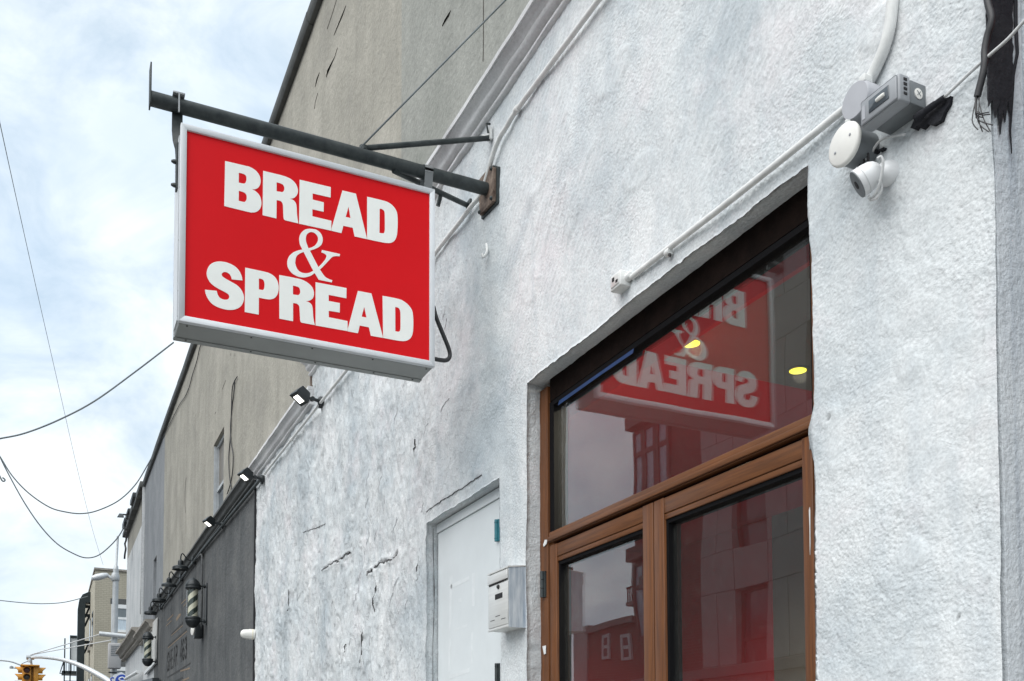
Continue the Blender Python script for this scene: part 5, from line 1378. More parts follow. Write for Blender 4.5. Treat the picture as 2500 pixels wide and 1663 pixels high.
for k, L in enumerate(([(2222, 312), (2232, 292), (2262, 270), (2296, 246), (2322, 234), (2318, 252), (2305, 272), (2296, 294), (2276, 306), (2262, 302), (2250, 314), (2240, 306), (2232, 316)],
                       [(2122, 372), (2130, 366), (2142, 364), (2140, 371), (2128, 378)], [(2144, 366), (2158, 359), (2156, 364), (2146, 369)])):
    bm = new_bm(); prism(bm, [yp(a + random.uniform(-1, 1), b, -.0075) for a, b in L], (0, .012, 0)); storefront.part('tar_smear', bm, M['tar'])

# little hook and pins on the wall
h0 = yp(1188, 596, -.004); h1 = yp(1189, 614, -.018); h2 = yp(1181, 628, -.03); h3 = yp(1177, 620, -.036)
bm = new_bm(); tube(bm, smooth_path([h0, h1, h2, h3], 5), .0055, 8); single('wall_hook', bm, M['pipe_white'], 'tiny white painted hook on the wall right of the sign', 'hook', tuple(h0))

# ================================================================== mailbox
MX0, MX1, MZ0, MZ1, MY = -3.420, -3.238, 2.036, 2.268, -.072
mb = Thing('mailbox', 'steel wall mailbox with a slot flap and grey streaked side, beside the white door', 'mailbox', ((MX0 + MX1) / 2, 0, MZ0))
bm = new_bm(); box(bm, (MX0 + .002, MY + .004, MZ0 + .004), (MX1 - .003, .012, MZ1 - .006), .001); body = mb.part('box_body', bm, M['steel'])
bm = new_bm(); box(bm, (MX1 - .0028, MY + .003, MZ0 + .001), (MX1, .012, MZ1 - .003)); mb.part('side_panel', bm, M['marble'])
bm = new_bm(); prism(bm, [(MX0 - .003, MY - .002, MZ1 - .010), (MX0 - .003, .012, MZ1), (MX0 - .003, .012, MZ1 + .004), (MX0 - .003, MY - .002, MZ1 - .005)], (MX1 - MX0 + .005, 0, 0)); mb.part('roof', bm, M['steel'])
bm = new_bm(); box(bm, (MX0 + .003, MY - .0005, MZ0 + .014), (MX1 - .006, MY + .003, MZ1 - .058), .0008); dr_ = mb.part('door', bm, M['steel'])
bm = new_bm(); box(bm, (MX0 + .002, MY - .004, MZ1 - .050), (MX1 - .004, MY + .002, MZ1 - .016), .001); mb.part('slot_flap', bm, M['steel'])
bm = new_bm(); prism(bm, [(MX0 + .010, MY - .0012, MZ1 - .0575), (MX1 - .010, MY - .0012, MZ1 - .0525), (MX1 - .010, MY - .0012, MZ1 - .0505), (MX0 + .010, MY - .0012, MZ1 - .0505)], (0, .002, 0)); mb.part('slot', bm, M['dark'])
xm = (MX0 + MX1) / 2 + .008
bm = new_bm(); lathe(bm, [(.009, 0), (.009, .003), (.006, .004), (.006, .007), (.0, .0075)], (xm, MY - .0005, MZ1 - .070), (0, -1, 0), 16); mb.part('lock', bm, M['screw'], parent=dr_)
bm = new_bm(); box(bm, (xm - .032, MY - .0014, MZ1 - .115), (xm + .034, MY - .0003, MZ1 - .095)); mb.part('name_window', bm, M['dark'], parent=dr_)
for k, (dx, dz) in enumerate(((-.075, -.0), (-.028, .012), (.022, -.004))):
    for j in range(4):
        bm = new_bm(); box(bm, (xm + dx + j * .010, MY - .0013, MZ0 + .040 + dz), (xm + dx + j * .010 + .0075, MY - .0003, MZ0 + .0425 + dz)); mb.part('drain_slot', bm, M['dark'], parent=dr_)
bm = new_bm(); box(bm, (MX0 + .003, MY - .002, MZ0 + .002), (MX1 - .004, MY + .004, MZ0 + .011), .001); mb.part('bottom_lip', bm, M['steel'])

# white lamp on the joint
wl_ = Thing('white_wall_lamp', 'white bullet shaped lamp sticking out of the joint between white and dark walls', 'lamp', (-8.47, 0, yp(621, 1550).z))
zz = yp(622, 1549).z
bm = new_bm(); lathe(bm, [(.040, 0), (.044, .012), (.044, .045), (.040, .06), (.040, .07), (.036, .10), (.022, .118), (.0, .124)], (-8.47, .004, zz), (-.12, -1, .02), 20); wl_.part('lamp_body', bm, M['cover_white'])
bm = new_bm(); lathe(bm, [(.0452, .018), (.0452, .028)], (-8.47, .004, zz), (-.12, -1, .02), 20); wl_.part('seal_ring', bm, M['pole_cream'])

# ================================================================== floodlights under the cornice
def flood(loc, label, first):
    if first is not None:
        return copy_thing(first, loc, label)
    t = Thing('floodlight', label, 'floodlight', loc, group='floodlights along the cornice')
    L = Vector(loc)
    o = lambda x, y, z: L + Vector((x, y, z))
    bm = new_bm(); lathe(bm, [(.030, 0), (.030, .020), (.024, .028), (.012, .032)], o(0, -.0, 0), (0, -1, 0), 14); box(bm, o(-.03, -.022, -.038), o(-.012, .0, -.028)); t.part('wall_base', bm, M['lamp_black'])
    bm = new_bm(); tube(bm, [o(0, -.025, 0), o(.0, -.06, .006), o(-.0, -.105, .010)], [.013, .009, .010], 10); lathe(bm, [(.015, -.012), (.015, .012)], o(0, -.068, .006), (1, 0, 0), 10); t.part('knuckle', bm, M['lamp_black'])
    # head: shallow box, LED face turned down and to the street
    c0 = o(-.0, -.145, .012); ax_ = Vector((.18, -.50, -.85)).normalized(); side = Vector((1, .30, 0)).normalized(); side = (side - ax_ * side.dot(ax_)).normalized(); fw = ax_.cross(side)
    bm = new_bm()
    def ring(hw, hh, d):
        return [bm.verts.new(c0 + ax_ * d + side * sx * hw + fw * sy * hh) for sx, sy in ((-1, -1), (1, -1), (1, 1), (-1, 1))]
    rs = [ring(.026, .026, -.055), ring(.031, .034, -.048), ring(.040, .046, -.005), ring(.044, .050, .010), ring(.044, .050, .026)]
    for a, b in zip(rs[:-1], rs[1:]):
        for k in range(4):
            bm.faces.new((a[k], a[(k + 1) % 4], b[(k + 1) % 4], b[k]))
    bm.faces.new(rs[0]); bm.faces.new(rs[-1]); t.part('lamp_head', bm, M['lamp_black'])
    bm = new_bm(); prism(bm, [c0 + ax_ * .0265 + side * sx * .025 + fw * sy * .028 for sx, sy in ((-1, -1), (1, -1), (1, 1), (-1, 1))], ax_ * .0025); t.part('led_panel', bm, M['lamp_led'])
    return t.o


fl0 = None
for (px, py), lab in (((785, 980), 'black lit floodlight nearest the red sign, on the white cornice conduit'), ((641, 1169), 'black lit floodlight where the white and dark cornices meet'), ((545, 1281), 'black lit floodlight on the dark cornice, third from the sign')):
    p = yp(px, py, -.012); r = flood((p.x, -.004, p.z), lab, fl0)
    fl0 = fl0 or r

# ================================================================== gooseneck lamps
def goose(loc, label, first):
    if first is not None:
        return copy_thing(first, loc, label)
    t = Thing('gooseneck_lamp', label, 'lamp', loc, group='gooseneck lamps over the barber lettering')
    L = Vector(loc); o = lambda x, y, z: L + Vector((x, y, z))
    bm = new_bm(); box(bm, o(-.04, -.04, -.05), o(.04, .0, .05), .005); box(bm, o(-.05, -.045, -.008), o(.05, -.041, .010)); t.part('wall_box', bm, M['lamp_black'])
    arm = smooth_path([o(0, -.04, .0), o(0, -.07, -.004), o(0, -.10, .01), o(0, -.125, .045), o(0, -.142, .066), o(0, -.158, .062), o(0, -.168, .035), o(0, -.17, -.02)], 5)
    bm = new_bm(); tube(bm, arm, .0075, 8); t.part('arm', bm, M['lamp_black'])
    bm = new_bm(); lathe(bm, [(.010, .015), (.028, .0), (.032, -.014), (.032, -.050), (.042, -.057), (.074, -.066), (.094, -.078), (.097, -.110), (.092, -.110), (.080, -.083), (.02, -.074)], o(0, -.17, -.02), (0, 0, 1), 24); t.part('lamp_shade', bm, M['lamp_black'])
    bm = new_bm(); lathe(bm, [(.0, -.100), (.019, -.092), (.020, -.080), (.012, -.068)], o(0, -.17, -.02), (0, 0, 1), 12); t.part('bulb', bm, M['cover_white'])
    return t.o


g0_ = None
for (px, py), lab in (((477, 1368), 'black gooseneck lamp nearest the camera, above the first barber pole'), ((446, 1411), 'second black gooseneck lamp from the camera, tilted a little'), ((419, 1449), 'third black gooseneck lamp from the camera'), ((396, 1481), 'farthest black gooseneck lamp at the end of the dark cornice')):
    p = yp(px, py); r = goose((p.x, .0, p.z), lab, g0_)
    if g0_ is not None and 'tilted' in lab:
        r.rotation_euler = (0, R(9), 0)
    g0_ = g0_ or r
# feed pipe and photocell beside the first barber pole
bm = new_bm(); P = [yp(484, 1361, -.02), yp(491, 1354, -.02), yp(493.5, 1362, -.02), yp(493.5, 1400, -.02), yp(492.5, 1470, -.02), yp(491, 1538, -.02)]
tube(bm, smooth_path(P, 4), .013, 8); single('lamp_feed_pipe', bm, M['stucco_dark'], 'grey pipe dropping from the first gooseneck lamp behind the barber pole', 'conduit', tuple(P[0]))
p = yp(487, 1540, -.03); pc = Thing('outdoor_socket', 'small grey outdoor socket with white round face under the first barber pole', 'socket', tuple(p))
bm = new_bm(); box(bm, p + Vector((-.07, -.06, -.09)), p + Vector((.07, .03, .07)), .01); pc.part('box_body', bm, M['lamp_black'])
bm = new_bm(); lathe(bm, [(.055, 0), (.055, .02), (.0, .03)], p + Vector((-.01, -.06, 0)), (.2, -1, 0), 16); pc.part('face', bm, M['cover_white'])

# ================================================================== barber poles
def barber_pole(loc, label, first):
    if first is not None:
        return copy_thing(first, loc, label)
    t = Thing('barber_pole', label, 'barber pole', loc, group='barber poles on the dark wall')
    L = Vector(loc); o = lambda x, y, z: L + Vector((x, y, z)); yc = -.150; rg_ = .066; hz_ = .160
    bm = new_bm(); box(bm, o(-.022, -.012, -.238), o(.022, .004, .238), .004); t.part('back_bar', bm, M['lamp_black'])
    for z in (.198, -.198):
        bm = new_bm(); tube(bm, [o(0, -.01, z), o(0, -.05, z), o(0, -.09, z)], [.016, .010, .013], 10); lathe(bm, [(.022, -.010), (.022, .010)], o(0, -.03, z), (0, 1, 0), 12); t.part('bracket_arm', bm, M['lamp_black'])
    top = [(rg_ + .008, .152), (rg_ + .018, .160), (rg_ + .022, .175), (rg_ + .015, .185), (rg_ + .019, .193), (rg_ + .014, .212), (rg_ - .006, .248), (.036, .270), (.010, .279), (.007, .288), (.0, .292)]
    bm = new_bm(); lathe(bm, top, o(0, yc, 0), (0, 0, 1), 26); t.part('top_dome', bm, M['lamp_black'])
    bm = new_bm(); lathe(bm, [(r_, -h) for r_, h in top[:8]] + [(.0, -.280)], o(0, yc, 0), (0, 0, 1), 26); t.part('bottom_dome', bm, M['lamp_black'])
    # striped cylinder: alternating helical strips
    nS, nH, rr_ = 32, 48, rg_ * .80
    bms = (new_bm(), new_bm())
    for i in range(nS):
        for j in range(nH):
            za, zb = -hz_ + 2 * hz_ * j / nH, -hz_ + 2 * hz_ * (j + 1) / nH
            tws = 2 * math.pi * 1.25 / nS * 0
            def P_(ii, z):
                an = 2 * math.pi * ii / nS + z * 24.0
                return o(math.cos(an) * rr_, yc + math.sin(an) * rr_, z)
            k = (i // 8) % 2
            b_ = bms[k]
            b_.faces.new([b_.verts.new(P_(i, za)), b_.verts.new(P_(i + 1, za)), b_.verts.new(P_(i + 1, zb)), b_.verts.new(P_(i, zb))])
    for b_, mt in zip(bms, (M['pole_cream'], M['pole_green'])):
        bmesh.ops.remove_doubles(b_, verts=b_.verts[:], dist=1e-5); t.part('stripe', b_, mt, smooth=True)
    bm = new_bm(); lathe(bm, [(rg_, -.154), (rg_, .154)], o(0, yc, 0), (0, 0, 1), 28, cap=False); t.part('glass_sleeve', bm, M['glass_far'])
    return t.o


p = yp(503.7, 1475); bp0 = barber_pole((p.x, .006, p.z), 'black and cream striped barber pole nearer the camera, left of the white wall', None)
p = yp(384, 1586); barber_pole((p.x, .006, p.z), 'smaller looking striped barber pole farther down, beside the pale banner', bp0)

# ================================================================== cables on the grey wall
def wall_wire(pixels, r, label, y=UY - .012, mat='cable_black', n=5):
    P = [yp(a, b, y) for a, b in pixels]; bm = new_bm(); tube(bm, smooth_path(P, n), r, 6)
    return single('hanging_cable', bm, M[mat], label, 'cable', tuple(P[0]))


wall_wire([(579, 920), (572, 932), (567, 950), (565, 1000), (563, 1060), (559, 1110), (559, 1140), (561, 1170), (566, 1198)], .0055, 'black cable hanging on the grey wall right of the narrow window, left strand')
wall_wire([(573, 928), (571, 960), (566, 1000), (563, 1040), (564, 1080), (569, 1110), (568, 1150), (563, 1180), (555, 1206)], .0055, 'black cable hanging on the grey wall right of the narrow window, right strand')
wall_wire([(501, 835), (489, 845), (481, 880), (470, 915), (462, 945), (452, 968), (440, 985), (428, 1008), (408, 1048), (385, 1090)], .0055, 'thin cable draped over the grey wall below the roof edge, left of the crack')
wall_wire([(350, 1190), (349, 1280), (347, 1400), (345, 1500)], .022, 'vertical dark cable at the joint of the blue grey and pale walls')

# flood lamp at the far roof corner
p = yp(311, 1259, -.08); rl = Thing('roof_floodlight', 'small dark floodlight sticking out from the far roof corner', 'floodlight', tuple(p))
bm = new_bm(); tube(bm, [p + Vector((.1, .1, 0)), p + Vector((0, -.10, .015))], .018, 8); rl.part('arm', bm, M['lamp_black'])
bm = new_bm(); c = p + Vector((0, -.13, -.01)); prism(bm, [c + Vector((-.04, -.075, -.042)), c + Vector((-.04, -.035, .03)), c + Vector((-.04, .035, .03)), c + Vector((-.04, .06, -.036))], (.09, 0, 0)); rl.part('lamp_head', bm, M['grey_plastic_dark'])
P = [yp(309, 1296, -.1), yp(308, 1318, -.1), yp(305, 1328, -.1), yp(307, 1340, -.1), yp(305, 1352, -.1), yp(304, 1364, -.1)]
bm = new_bm(); tube(bm, smooth_path(P, 4), .02, 6); single('loose_cable', bm, M['cable_black'], 'loose cable dangling from the far roof corner', 'cable', tuple(P[0]))

# ================================================================== overhead wires in the sky
def sky_wire(pixels, X, r, label, n=6, X2=None):
    P = []
    for i, (a, b) in enumerate(pixels):
        xx = X if X2 is None else X + (X2 - X) * i / (len(pixels) - 1)
        P.append(xp(a, b, xx))
    bm = new_bm(); tube(bm, smooth_path(P, n), r, 6)
    return single('overhead_wire', bm, M['wire'], label, 'wire', tuple(P[0]))


sky_wire([(-20, 215), (0, 302), (40, 485), (90, 710), (140, 930), (190, 1150), (225, 1290), (252, 1380)], -9, .006, 'long nearly straight overhead wire falling steeply through the left sky', X2=-49)
sky_wire([(-30, 1078), (0, 1071), (60, 1058), (140, 1027), (230, 980), (330, 908), (424, 836)], -7, .0055, 'overhead wire sagging from the left edge up to the back of the sign')
sky_wire([(-10, 1100), (2, 1118), (30, 1162), (70, 1204), (120, 1238), (160, 1250), (200, 1254), (240, 1246), (290, 1222), (330, 1184), (360, 1136), (386, 1088)], -18, .011, 'upper of two looping wires hung from the left edge to the grey wall')
sky_wire([(-10, 1092), (2, 1120), (22, 1160), (60, 1228), (100, 1286), (140, 1328), (180, 1352), (210, 1362), (240, 1356), (270, 1332), (292, 1306), (308, 1276)], -23.5, .013, 'lower looping wire hung from the left edge to the far roof corner')
sky_wire([(-30, 1462), (0, 1466), (60, 1472), (110, 1474), (160, 1470), (215, 1456)], -56, .024, 'faint overhead wire reaching the black duct of the beige building')
P = [xp(-6, 1150, -18), xp(4, 1172, -18), xp(10, 1175, -18), xp(12, 1171, -18), xp(6, 1166, -18)]
bm = new_bm(); tube(bm, smooth_path(P, 4), .012, 6); single('wire_end', bm, M['wire'], 'short loose wire end at the left edge of the sky', 'wire', tuple(P[0]))

# ================================================================== beyond the crossing: beige brick building
BXf = -52.0
bb = Thing('beige_brick_building', 'beige brick apartment building with sash windows beyond the end of the row', 'building', (BXf - 5, 3, 0))
c0 = xp(233, 1391, BXf); BY0 = c0.y; BH = c0.z
wa = xp(288, 1475, BXf); wb = xp(310, 1545, BXf)
bm = new_bm(); box(bm, (BXf - 16, BY0, 0), (BXf, BY0 + 12, BH)); bb.part('wall', bm, M['beige_brick'])
bm = new_bm(); box(bm, (BXf - 16.1, BY0 - .06, BH + .002), (BXf + .08, BY0 + 12, BH + .10)); bb.part('coping', bm, M['stone_trim'])
# window on the face towards the camera
w0 = xp(272, 1475, BXf); w1 = xp(322, 1545, BXf)


def far_window(y0, y1, z0, z1, x=BXf):
    bm = new_bm(); f = .12; zm = (z0 + z1) / 2
    box(bm, (x - .1, y0, z0), (x + .03, y0 + f, z1)); box(bm, (x - .1, y1 - f, z0), (x + .03, y1, z1)); box(bm, (x - .1, y0 + f, z1 - f * 1.6), (x + .03, y1 - f, z1)); box(bm, (x - .1, y0 + f, z0), (x + .03, y1 - f, z0 + f)); box(bm, (x - .1, y0 + f, zm - .06), (x + .03, y1 - f, zm + .06))
    w = bb.part('window', bm, M['white_paint'])
    bm = new_bm(); box(bm, (x - .08, y0 + f, zm + .06), (x + .006, y1 - f, z1 - f * 1.6)); bb.part('shade', bm, M['shade'], parent=w)
    bm = new_bm(); box(bm, (x - .08, y0 + f, z0 + f), (x + .006, y1 - f, zm - .06)); bb.part('pane', bm, M['curtain'], parent=w)
    bm = new_bm(); box(bm, (x - .1, y0 - .05, z1 + .002), (x + .012, y1 + .05, z1 + .28)); bb.part('lintel', bm, M['dark_trim'], parent=w)
    bm = new_bm(); box(bm, (x - .1, y0 - .1, z0 - .16), (x + .08, y1 + .1, z0 - .002)); bb.part('sill', bm, M['stone_trim'], parent=w)


far_window(w0.y, w1.y, w1.z, w0.z)
dzw = 3.1
far_window(w0.y, w1.y, w1.z - dzw, w0.z - dzw)
for z0_, z1_ in ((xp(224, 1555, BXf).z, xp(224, 1480, BXf).z), (xp(224, 1555, BXf).z - 3.2, xp(224, 1480, BXf).z - 3.2)):
    for xo in (1.6, 4.6):
        bm = new_bm(); box(bm, (BXf - xo - 1.0, BY0 - .03, z0_), (BXf - xo, BY0 + .1, z1_)); w = bb.part('window', bm, M['pane_dark'])
        bm = new_bm(); box(bm, (BXf - xo - 1.1, BY0 - .12, z0_ - .2), (BXf - xo + .1, BY0 + .1, z0_ - .003)); bb.part('sill', bm, M['stone_trim'], parent=w)
# black duct climbing the street face
DXf = -57.5
dl = xp(190, 1500, DXf).y; dr2 = xp(208, 1500, DXf).y; dt = xp(195, 1444, DXf).z
du = Thing('black_duct', 'tall black exhaust duct with rounded top on the beige building', 'duct', (DXf, dl, 0))
bm = new_bm(); prism(bm, [(DXf, dl, 0), (DXf, dl, dt - .9), (DXf, dl + .06, dt - .45), (DXf, dl + .22, dt - .15), (DXf, dl + .5, dt), (DXf, dr2 + .3, dt), (DXf, dr2 + .3, dt - .55), (DXf, dr2, dt - .6), (DXf, dr2, 0)], (-.8, 0, 0)); du.part('duct_body', bm, M['duct'])
bm = new_bm(); box(bm, (DXf - .8, dr2 + .302, dt - .55), (DXf, BY0 + .3, dt + .01)); du.part('duct_elbow', bm, M['duct_rust'])
for pz_ in (1500, 1478, 1566):
    z = xp(209, pz_, DXf).z; bm = new_bm(); box(bm, (DXf - .5, dr2 + .002, z - .08), (DXf - .4, BY0 - .01, z + .08)); tube(bm, [(DXf - .45, dr2, z - .6), (DXf - .45, BY0 - .02, z)], .05, 6); du.part('wall_bracket', bm, M['duct'])
# balcony / fire escape farther on
FX = -63.0
fy0 = xp(154, 1600, FX).y; fy1 = xp(181, 1600, FX).y
fe = Thing('fire_escape', 'black iron fire escape with pale screen beyond the black duct', 'fire escape', (FX, fy0, 0))
zt = xp(170, 1551, FX).z; zs_ = xp(170, 1612, FX).z; zr = xp(170, 1616, FX).z; zd = xp(170, 1638, FX).z; zf = xp(170, 1645, FX).z
bm = new_bm(); box(bm, (FX - .1, fy0 + .35, zt - .18), (FX, fy1 + .3, zt)); fe.part('top_rail', bm, M['duct'])
for yy in (fy0 + .05, fy0 + .36):
    bm = new_bm(); box(bm, (FX - .1, yy, zf - 3), (FX, yy + .07, zt - .19)); fe.part('post', bm, M['duct'])
bm = new_bm(); box(bm, (FX - .09, fy0 + .44, zs_), (FX - .05, fy1 + .3, zt - .19)); fe.part('privacy_screen', bm, M['mesh_pale'])
bm = new_bm(); box(bm, (FX - 1.5, fy0 - .05, zf), (FX, fy1 + .3, zd)); fe.part('platform', bm, M['duct'])
bm = new_bm(); box(bm, (FX - .08, fy0, zr - .04), (FX, fy1 + .3, zr + .04)); fe.part('handrail', bm, M['duct'])
for k in range(7):
    yy = fy0 + .02 + k * (fy1 + .25 - fy0) / 6; bm = new_bm(); box(bm, (FX - .05, yy, zd), (FX - .01, yy + .035, zr - .04)); fe.part('baluster', bm, M['duct'])
for k in range(3):
    z = zf - .5 - k * .55; bm = new_bm(); box(bm, (FX - .05, fy0 + .12, z), (FX, fy1 + .2, z + .09)); fe.part('ladder_rung', bm, M['duct'])
bm = new_bm(); tube(bm, [xp(155, 1617, FX), xp(146, 1644, FX), xp(156, 1645, FX)], .035, 6); fe.part('brace', bm, M['duct'])

# ================================================================== street light pole and traffic signal
PX = -44.0
sp = Thing('street_light_pole', 'grey street light pole with antenna mast and cobra head lamp at the crossing', 'street lamp', (PX, xp(279, 1600, PX).y, 0))
pa, pb = xp(283, 1390, PX), xp(277, 1663, PX)
pbase = Vector((PX, pb.y - (pa.y - pb.y) * .5, 0))
bm = new_bm(); tube(bm, [pbase, Vector((PX, pb.y, pb.z)), Vector((PX, pa.y, xp(281, 1420, PX).z)), pa], [.16, .125, .118, .11], 14); sp.part('pole', bm, M['galv'])
bm = new_bm(); lathe(bm, [(.15, -.12), (.17, -.08), (.17, .1), (.13, .22)], xp(281.5, 1412, PX), (0, 0, 1), 14); sp.part('collar', bm, M['galv'])
an = xp(287.9, 1309, PX)
bm = new_bm(); tube(bm, [pa, pa.lerp(an, .1), pa.lerp(an, .12), an], [.10, .085, .05, .045], 10); sp.part('antenna', bm, M['galv'])
arm = [xp(276, 1414, PX), xp(268, 1409, PX), xp(259, 1402.5, PX), xp(251, 1403, PX)]
bm = new_bm(); tube(bm, smooth_path(arm, 4), .06, 10); sp.part('lamp_arm', bm, M['galv_light'])
hd = xp(244, 1408, PX)
bm = new_bm(); lathe(bm, [(.02, -.34), (.10, -.30), (.14, -.1), (.13, .12), (.09, .30), (.05, .34)], hd, (0, 1, .32), 12); sp.part('lamp_head', bm, M['galv_light'])
hb0, hb1 = xp(242, 1547, PX + .2), xp(312, 1554, PX + .2)
bm = new_bm(); tube(bm, [hb0, hb1], .095, 12); sp.part('cross_bar', bm, M['galv_light'])
cA, cB = xp(264.5, 1569, PX + .45), xp(295.5, 1633, PX + .45)
ec = Thing('pole_cabinet', 'pale grey louvred equipment cabinet strapped to the street light pole', 'cabinet', (PX + .3, (cA.y + cB.y) / 2, cB.z))
bm = new_bm(); box(bm, (PX + .14, cA.y, cB.z), (PX + .45, cB.y, cA.z), .05); ec.part('cabinet_body', bm, M['cabinet'])
for k in range(6):
    z = cA.z - .14 - k * .075; bm = new_bm(); box(bm, (PX + .447, cA.y + .10, z - .018), (PX + .462, cB.y - .06, z + .018)); ec.part('louvre', bm, M['grey_plastic_dark'])

mast = Thing('signal_mast_arm', 'long curved pale metal mast arm reaching left to the traffic signal', 'mast arm', tuple(xp(270, 1668, PX)))
mp_ = [(276, 1672), (258, 1658), (241, 1648), (224, 1638.5), (207, 1630), (190, 1622.5), (172, 1616), (156, 1611.5), (142, 1608.8), (129, 1607), (110, 1605.3), (95, 1604.6), (74, 1605.5)]
P = [xp(a, b, PX - 1.5 - 3.2 * i / 12) for i, (a, b) in enumerate(mp_)]
bm = new_bm(); tube(bm, smooth_path(P, 4), [.13 - .07 * i / 48 for i in range(49)], 12); mast.part('arm', bm, M['galv_light'])
bm = new_bm(); lathe(bm, [(.10, -.16), (.10, .16)], P[-1], (0, 1, 0), 12); mast.part('end_cap', bm, M['galv'])
tipz = P[-1]
for k, q in enumerate(((243, 1549), (305, 1557))):
    bm = new_bm(); tube(bm, [tipz + Vector((0, 0, .12)), xp(q[0], q[1], PX + .2)], .022, 6); mast.part('stay_cable', bm, M['cable_white'])

TX = tipz.x
ts = Thing('traffic_signal', 'yellow traffic signal cluster with hooded lenses hanging from the mast arm', 'traffic light', (TX, tipz.y, tipz.z - .6))
cy_ = xp(76, 1640, TX).y
u1 = xp(66, 1637, TX); u2 = xp(64.5, 1654, TX); pitch_ = u1.z - u2.z
ztop = xp(78, 1627, TX).z
bm = new_bm(); tube(bm, [tipz, Vector((TX, cy_ + .02, ztop + .06))], .045, 8); ts.part('hanger', bm, M['galv'])
bm = new_bm(); lathe(bm, [(.10, 0), (.10, .16), (.05, .2)], (TX, cy_ - .06, ztop + .18), (0, 0, 1), 10); ts.part('hanger_box', bm, M['galv'])
bm = new_bm(); P = [Vector((TX, cy_ - .02, tipz.z - .12)), Vector((TX, cy_ - .35, tipz.z - .28)), Vector((TX, cy_ - .42, tipz.z - .42)), Vector((TX, cy_ - .2, tipz.z - .48)), Vector((TX, cy_, ztop + .1))]
tube(bm, smooth_path(P, 5), .016, 6); ts.part('cable_loop', bm, M['cable_black'])
bm = new_bm(); box(bm, (TX - .34, cy_ - .42, ztop - .02), (TX + .34, cy_ + .34, ztop + .05), .02); ts.part('top_frame', bm, M['signal_yellow'])
zb_ = ztop - .04 - 3 * pitch_
faces_ = {'near': ((TX + .17, u1.y), (1, 0)), 'left': ((TX, cy_ - .36), (0, -1)), 'right': ((TX, cy_ + .30), (0, 1)), 'far': ((TX - .30, cy_ + .05), (-1, 0))}
for key, ((fx, fy), (nx_, ny_)) in faces_.items():
    hw = .165
    bm = new_bm()
    if nx_:
        box(bm, (fx - .20 * nx_, fy - hw, zb_), (fx, fy + hw, ztop - .03), .012)
    else:
        box(bm, (fx - hw, fy, zb_), (fx + hw, fy - .20 * ny_, ztop - .03), .012)
    hs = ts.part('signal_housing', bm, M['signal_yellow'])
    for k, mt in enumerate(('lens_red', 'lens_amber', 'lens_green')):
        z = u1.z - k * pitch_
        bm = new_bm(); lathe(bm, [(.125, 0), (.125, .012), (.0, .03)], (fx, fy, z), (nx_, ny_, 0), 18); ts.part('lens', bm, M[mt], parent=hs)
        # hood: open underneath tube section
        bm = new_bm(); n_ = 18; ro, ri = .150, .140
        side = Vector((-ny_, nx_, 0)); nv = Vector((nx_, ny_, 0)); o = Vector((fx, fy, z))
        prev = None
        for i in range(n_ + 1):
            an_ = R(-50 + 280 * i / n_); ln = .30 * (.55 + .45 * max(0, math.sin(an_)))
            d = side * math.cos(an_) + Vector((0, 0, 1)) * math.sin(an_)
            ring_ = [bm.verts.new(o + d * ro), bm.verts.new(o + d * ro + nv * ln), bm.verts.new(o + d * ri + nv * ln), bm.verts.new(o + d * ri)]
            if prev:
                for j in range(4):
                    bm.faces.new((prev[j], prev[(j + 1) % 4], ring_[(j + 1) % 4], ring_[j]))
            prev = ring_
        ts.part('hood', bm, M['signal_yellow'], parent=hs)

# slanted white and blue street sign half in frame
s0 = xp(289, 1660, PX + .7)
ss = Thing('blue_white_sign', 'tilted white sign with a blue disc and white letters at the bottom edge', 'sign', tuple(s0))
uy = Vector((0, .93, .36)).normalized(); uz = Vector((0, -.36, .93)).normalized()
bm = new_bm(); prism(bm, [s0 + uy * a + uz * b for a, b in ((-.34, -.5), (.36, -.5), (.36, .08), (.22, .27), (-.10, .25), (-.34, .02))], (-.05, 0, 0)); ss.part('plate', bm, M['sign_white'])
bm = new_bm(); lathe(bm, [(.26, 0), (.26, .012)], s0 + uy * .12 + uz * -.08, (1, 0, 0), 28); ss.part('disc', bm, M['sign_blue'])
STROKES['C'] = [[(1, .85), (.75, 1), (.25, 1), (0, .8), (0, .2), (.25, 0), (.75, 0), (1, .15)]]
for ch, ox, oz, w_, h_, mt, xo in (('S', .02, -.22, .20, .28, 'sign_white', .013), ('C', -.27, -.08, .13, .24, 'sign_blue', .003)):
    bm = new_bm()
    for st in STROKES[ch]:
        P = [s0 + Vector((xo, 0, 0)) + uy * (ox + a * w_) + uz * (oz + b * h_) for a, b in st]
        tube(bm, P, .028, 6)
    ss.part('letter', bm, M[mt])
bm = new_bm(); box(bm, s0 + Vector((-.06, -.38, .26)), s0 + Vector((.02, -.06, .33)), .01); ss.part('mount', bm, M['lamp_black'])
# second, farther mast and lamp at the lower left
fm = Thing('far_lamp_arm', 'thin distant lamp arm curving behind the traffic signal', 'street lamp', tuple(xp(60, 1626, -75)))
bm = new_bm(); tube(bm, smooth_path([xp(-10, 1612, -75), xp(8, 1613, -75), xp(28, 1616, -75), xp(45, 1622, -75), xp(62, 1629, -75)], 4), .055, 6); fm.part('arm', bm, M['galv'])
bm = new_bm(); tube(bm, [xp(23, 1630, -75), xp(52, 1632.5, -75)], .05, 6); fm.part('cross_arm', bm, M['galv'])
bm = new_bm(); lathe(bm, [(.10, -.1), (.12, .05), (.03, .1)], xp(28, 1629, -75), (0, 0, 1), 8); fm.part('lamp_head', bm, M['galv'])

# ================================================================== across the street (seen mirrored in the glass)
OY = -15.0
MIR = 2 * GY - OY


def opp(px, py):
    p = yp(px, py, MIR); return p.x, p.z


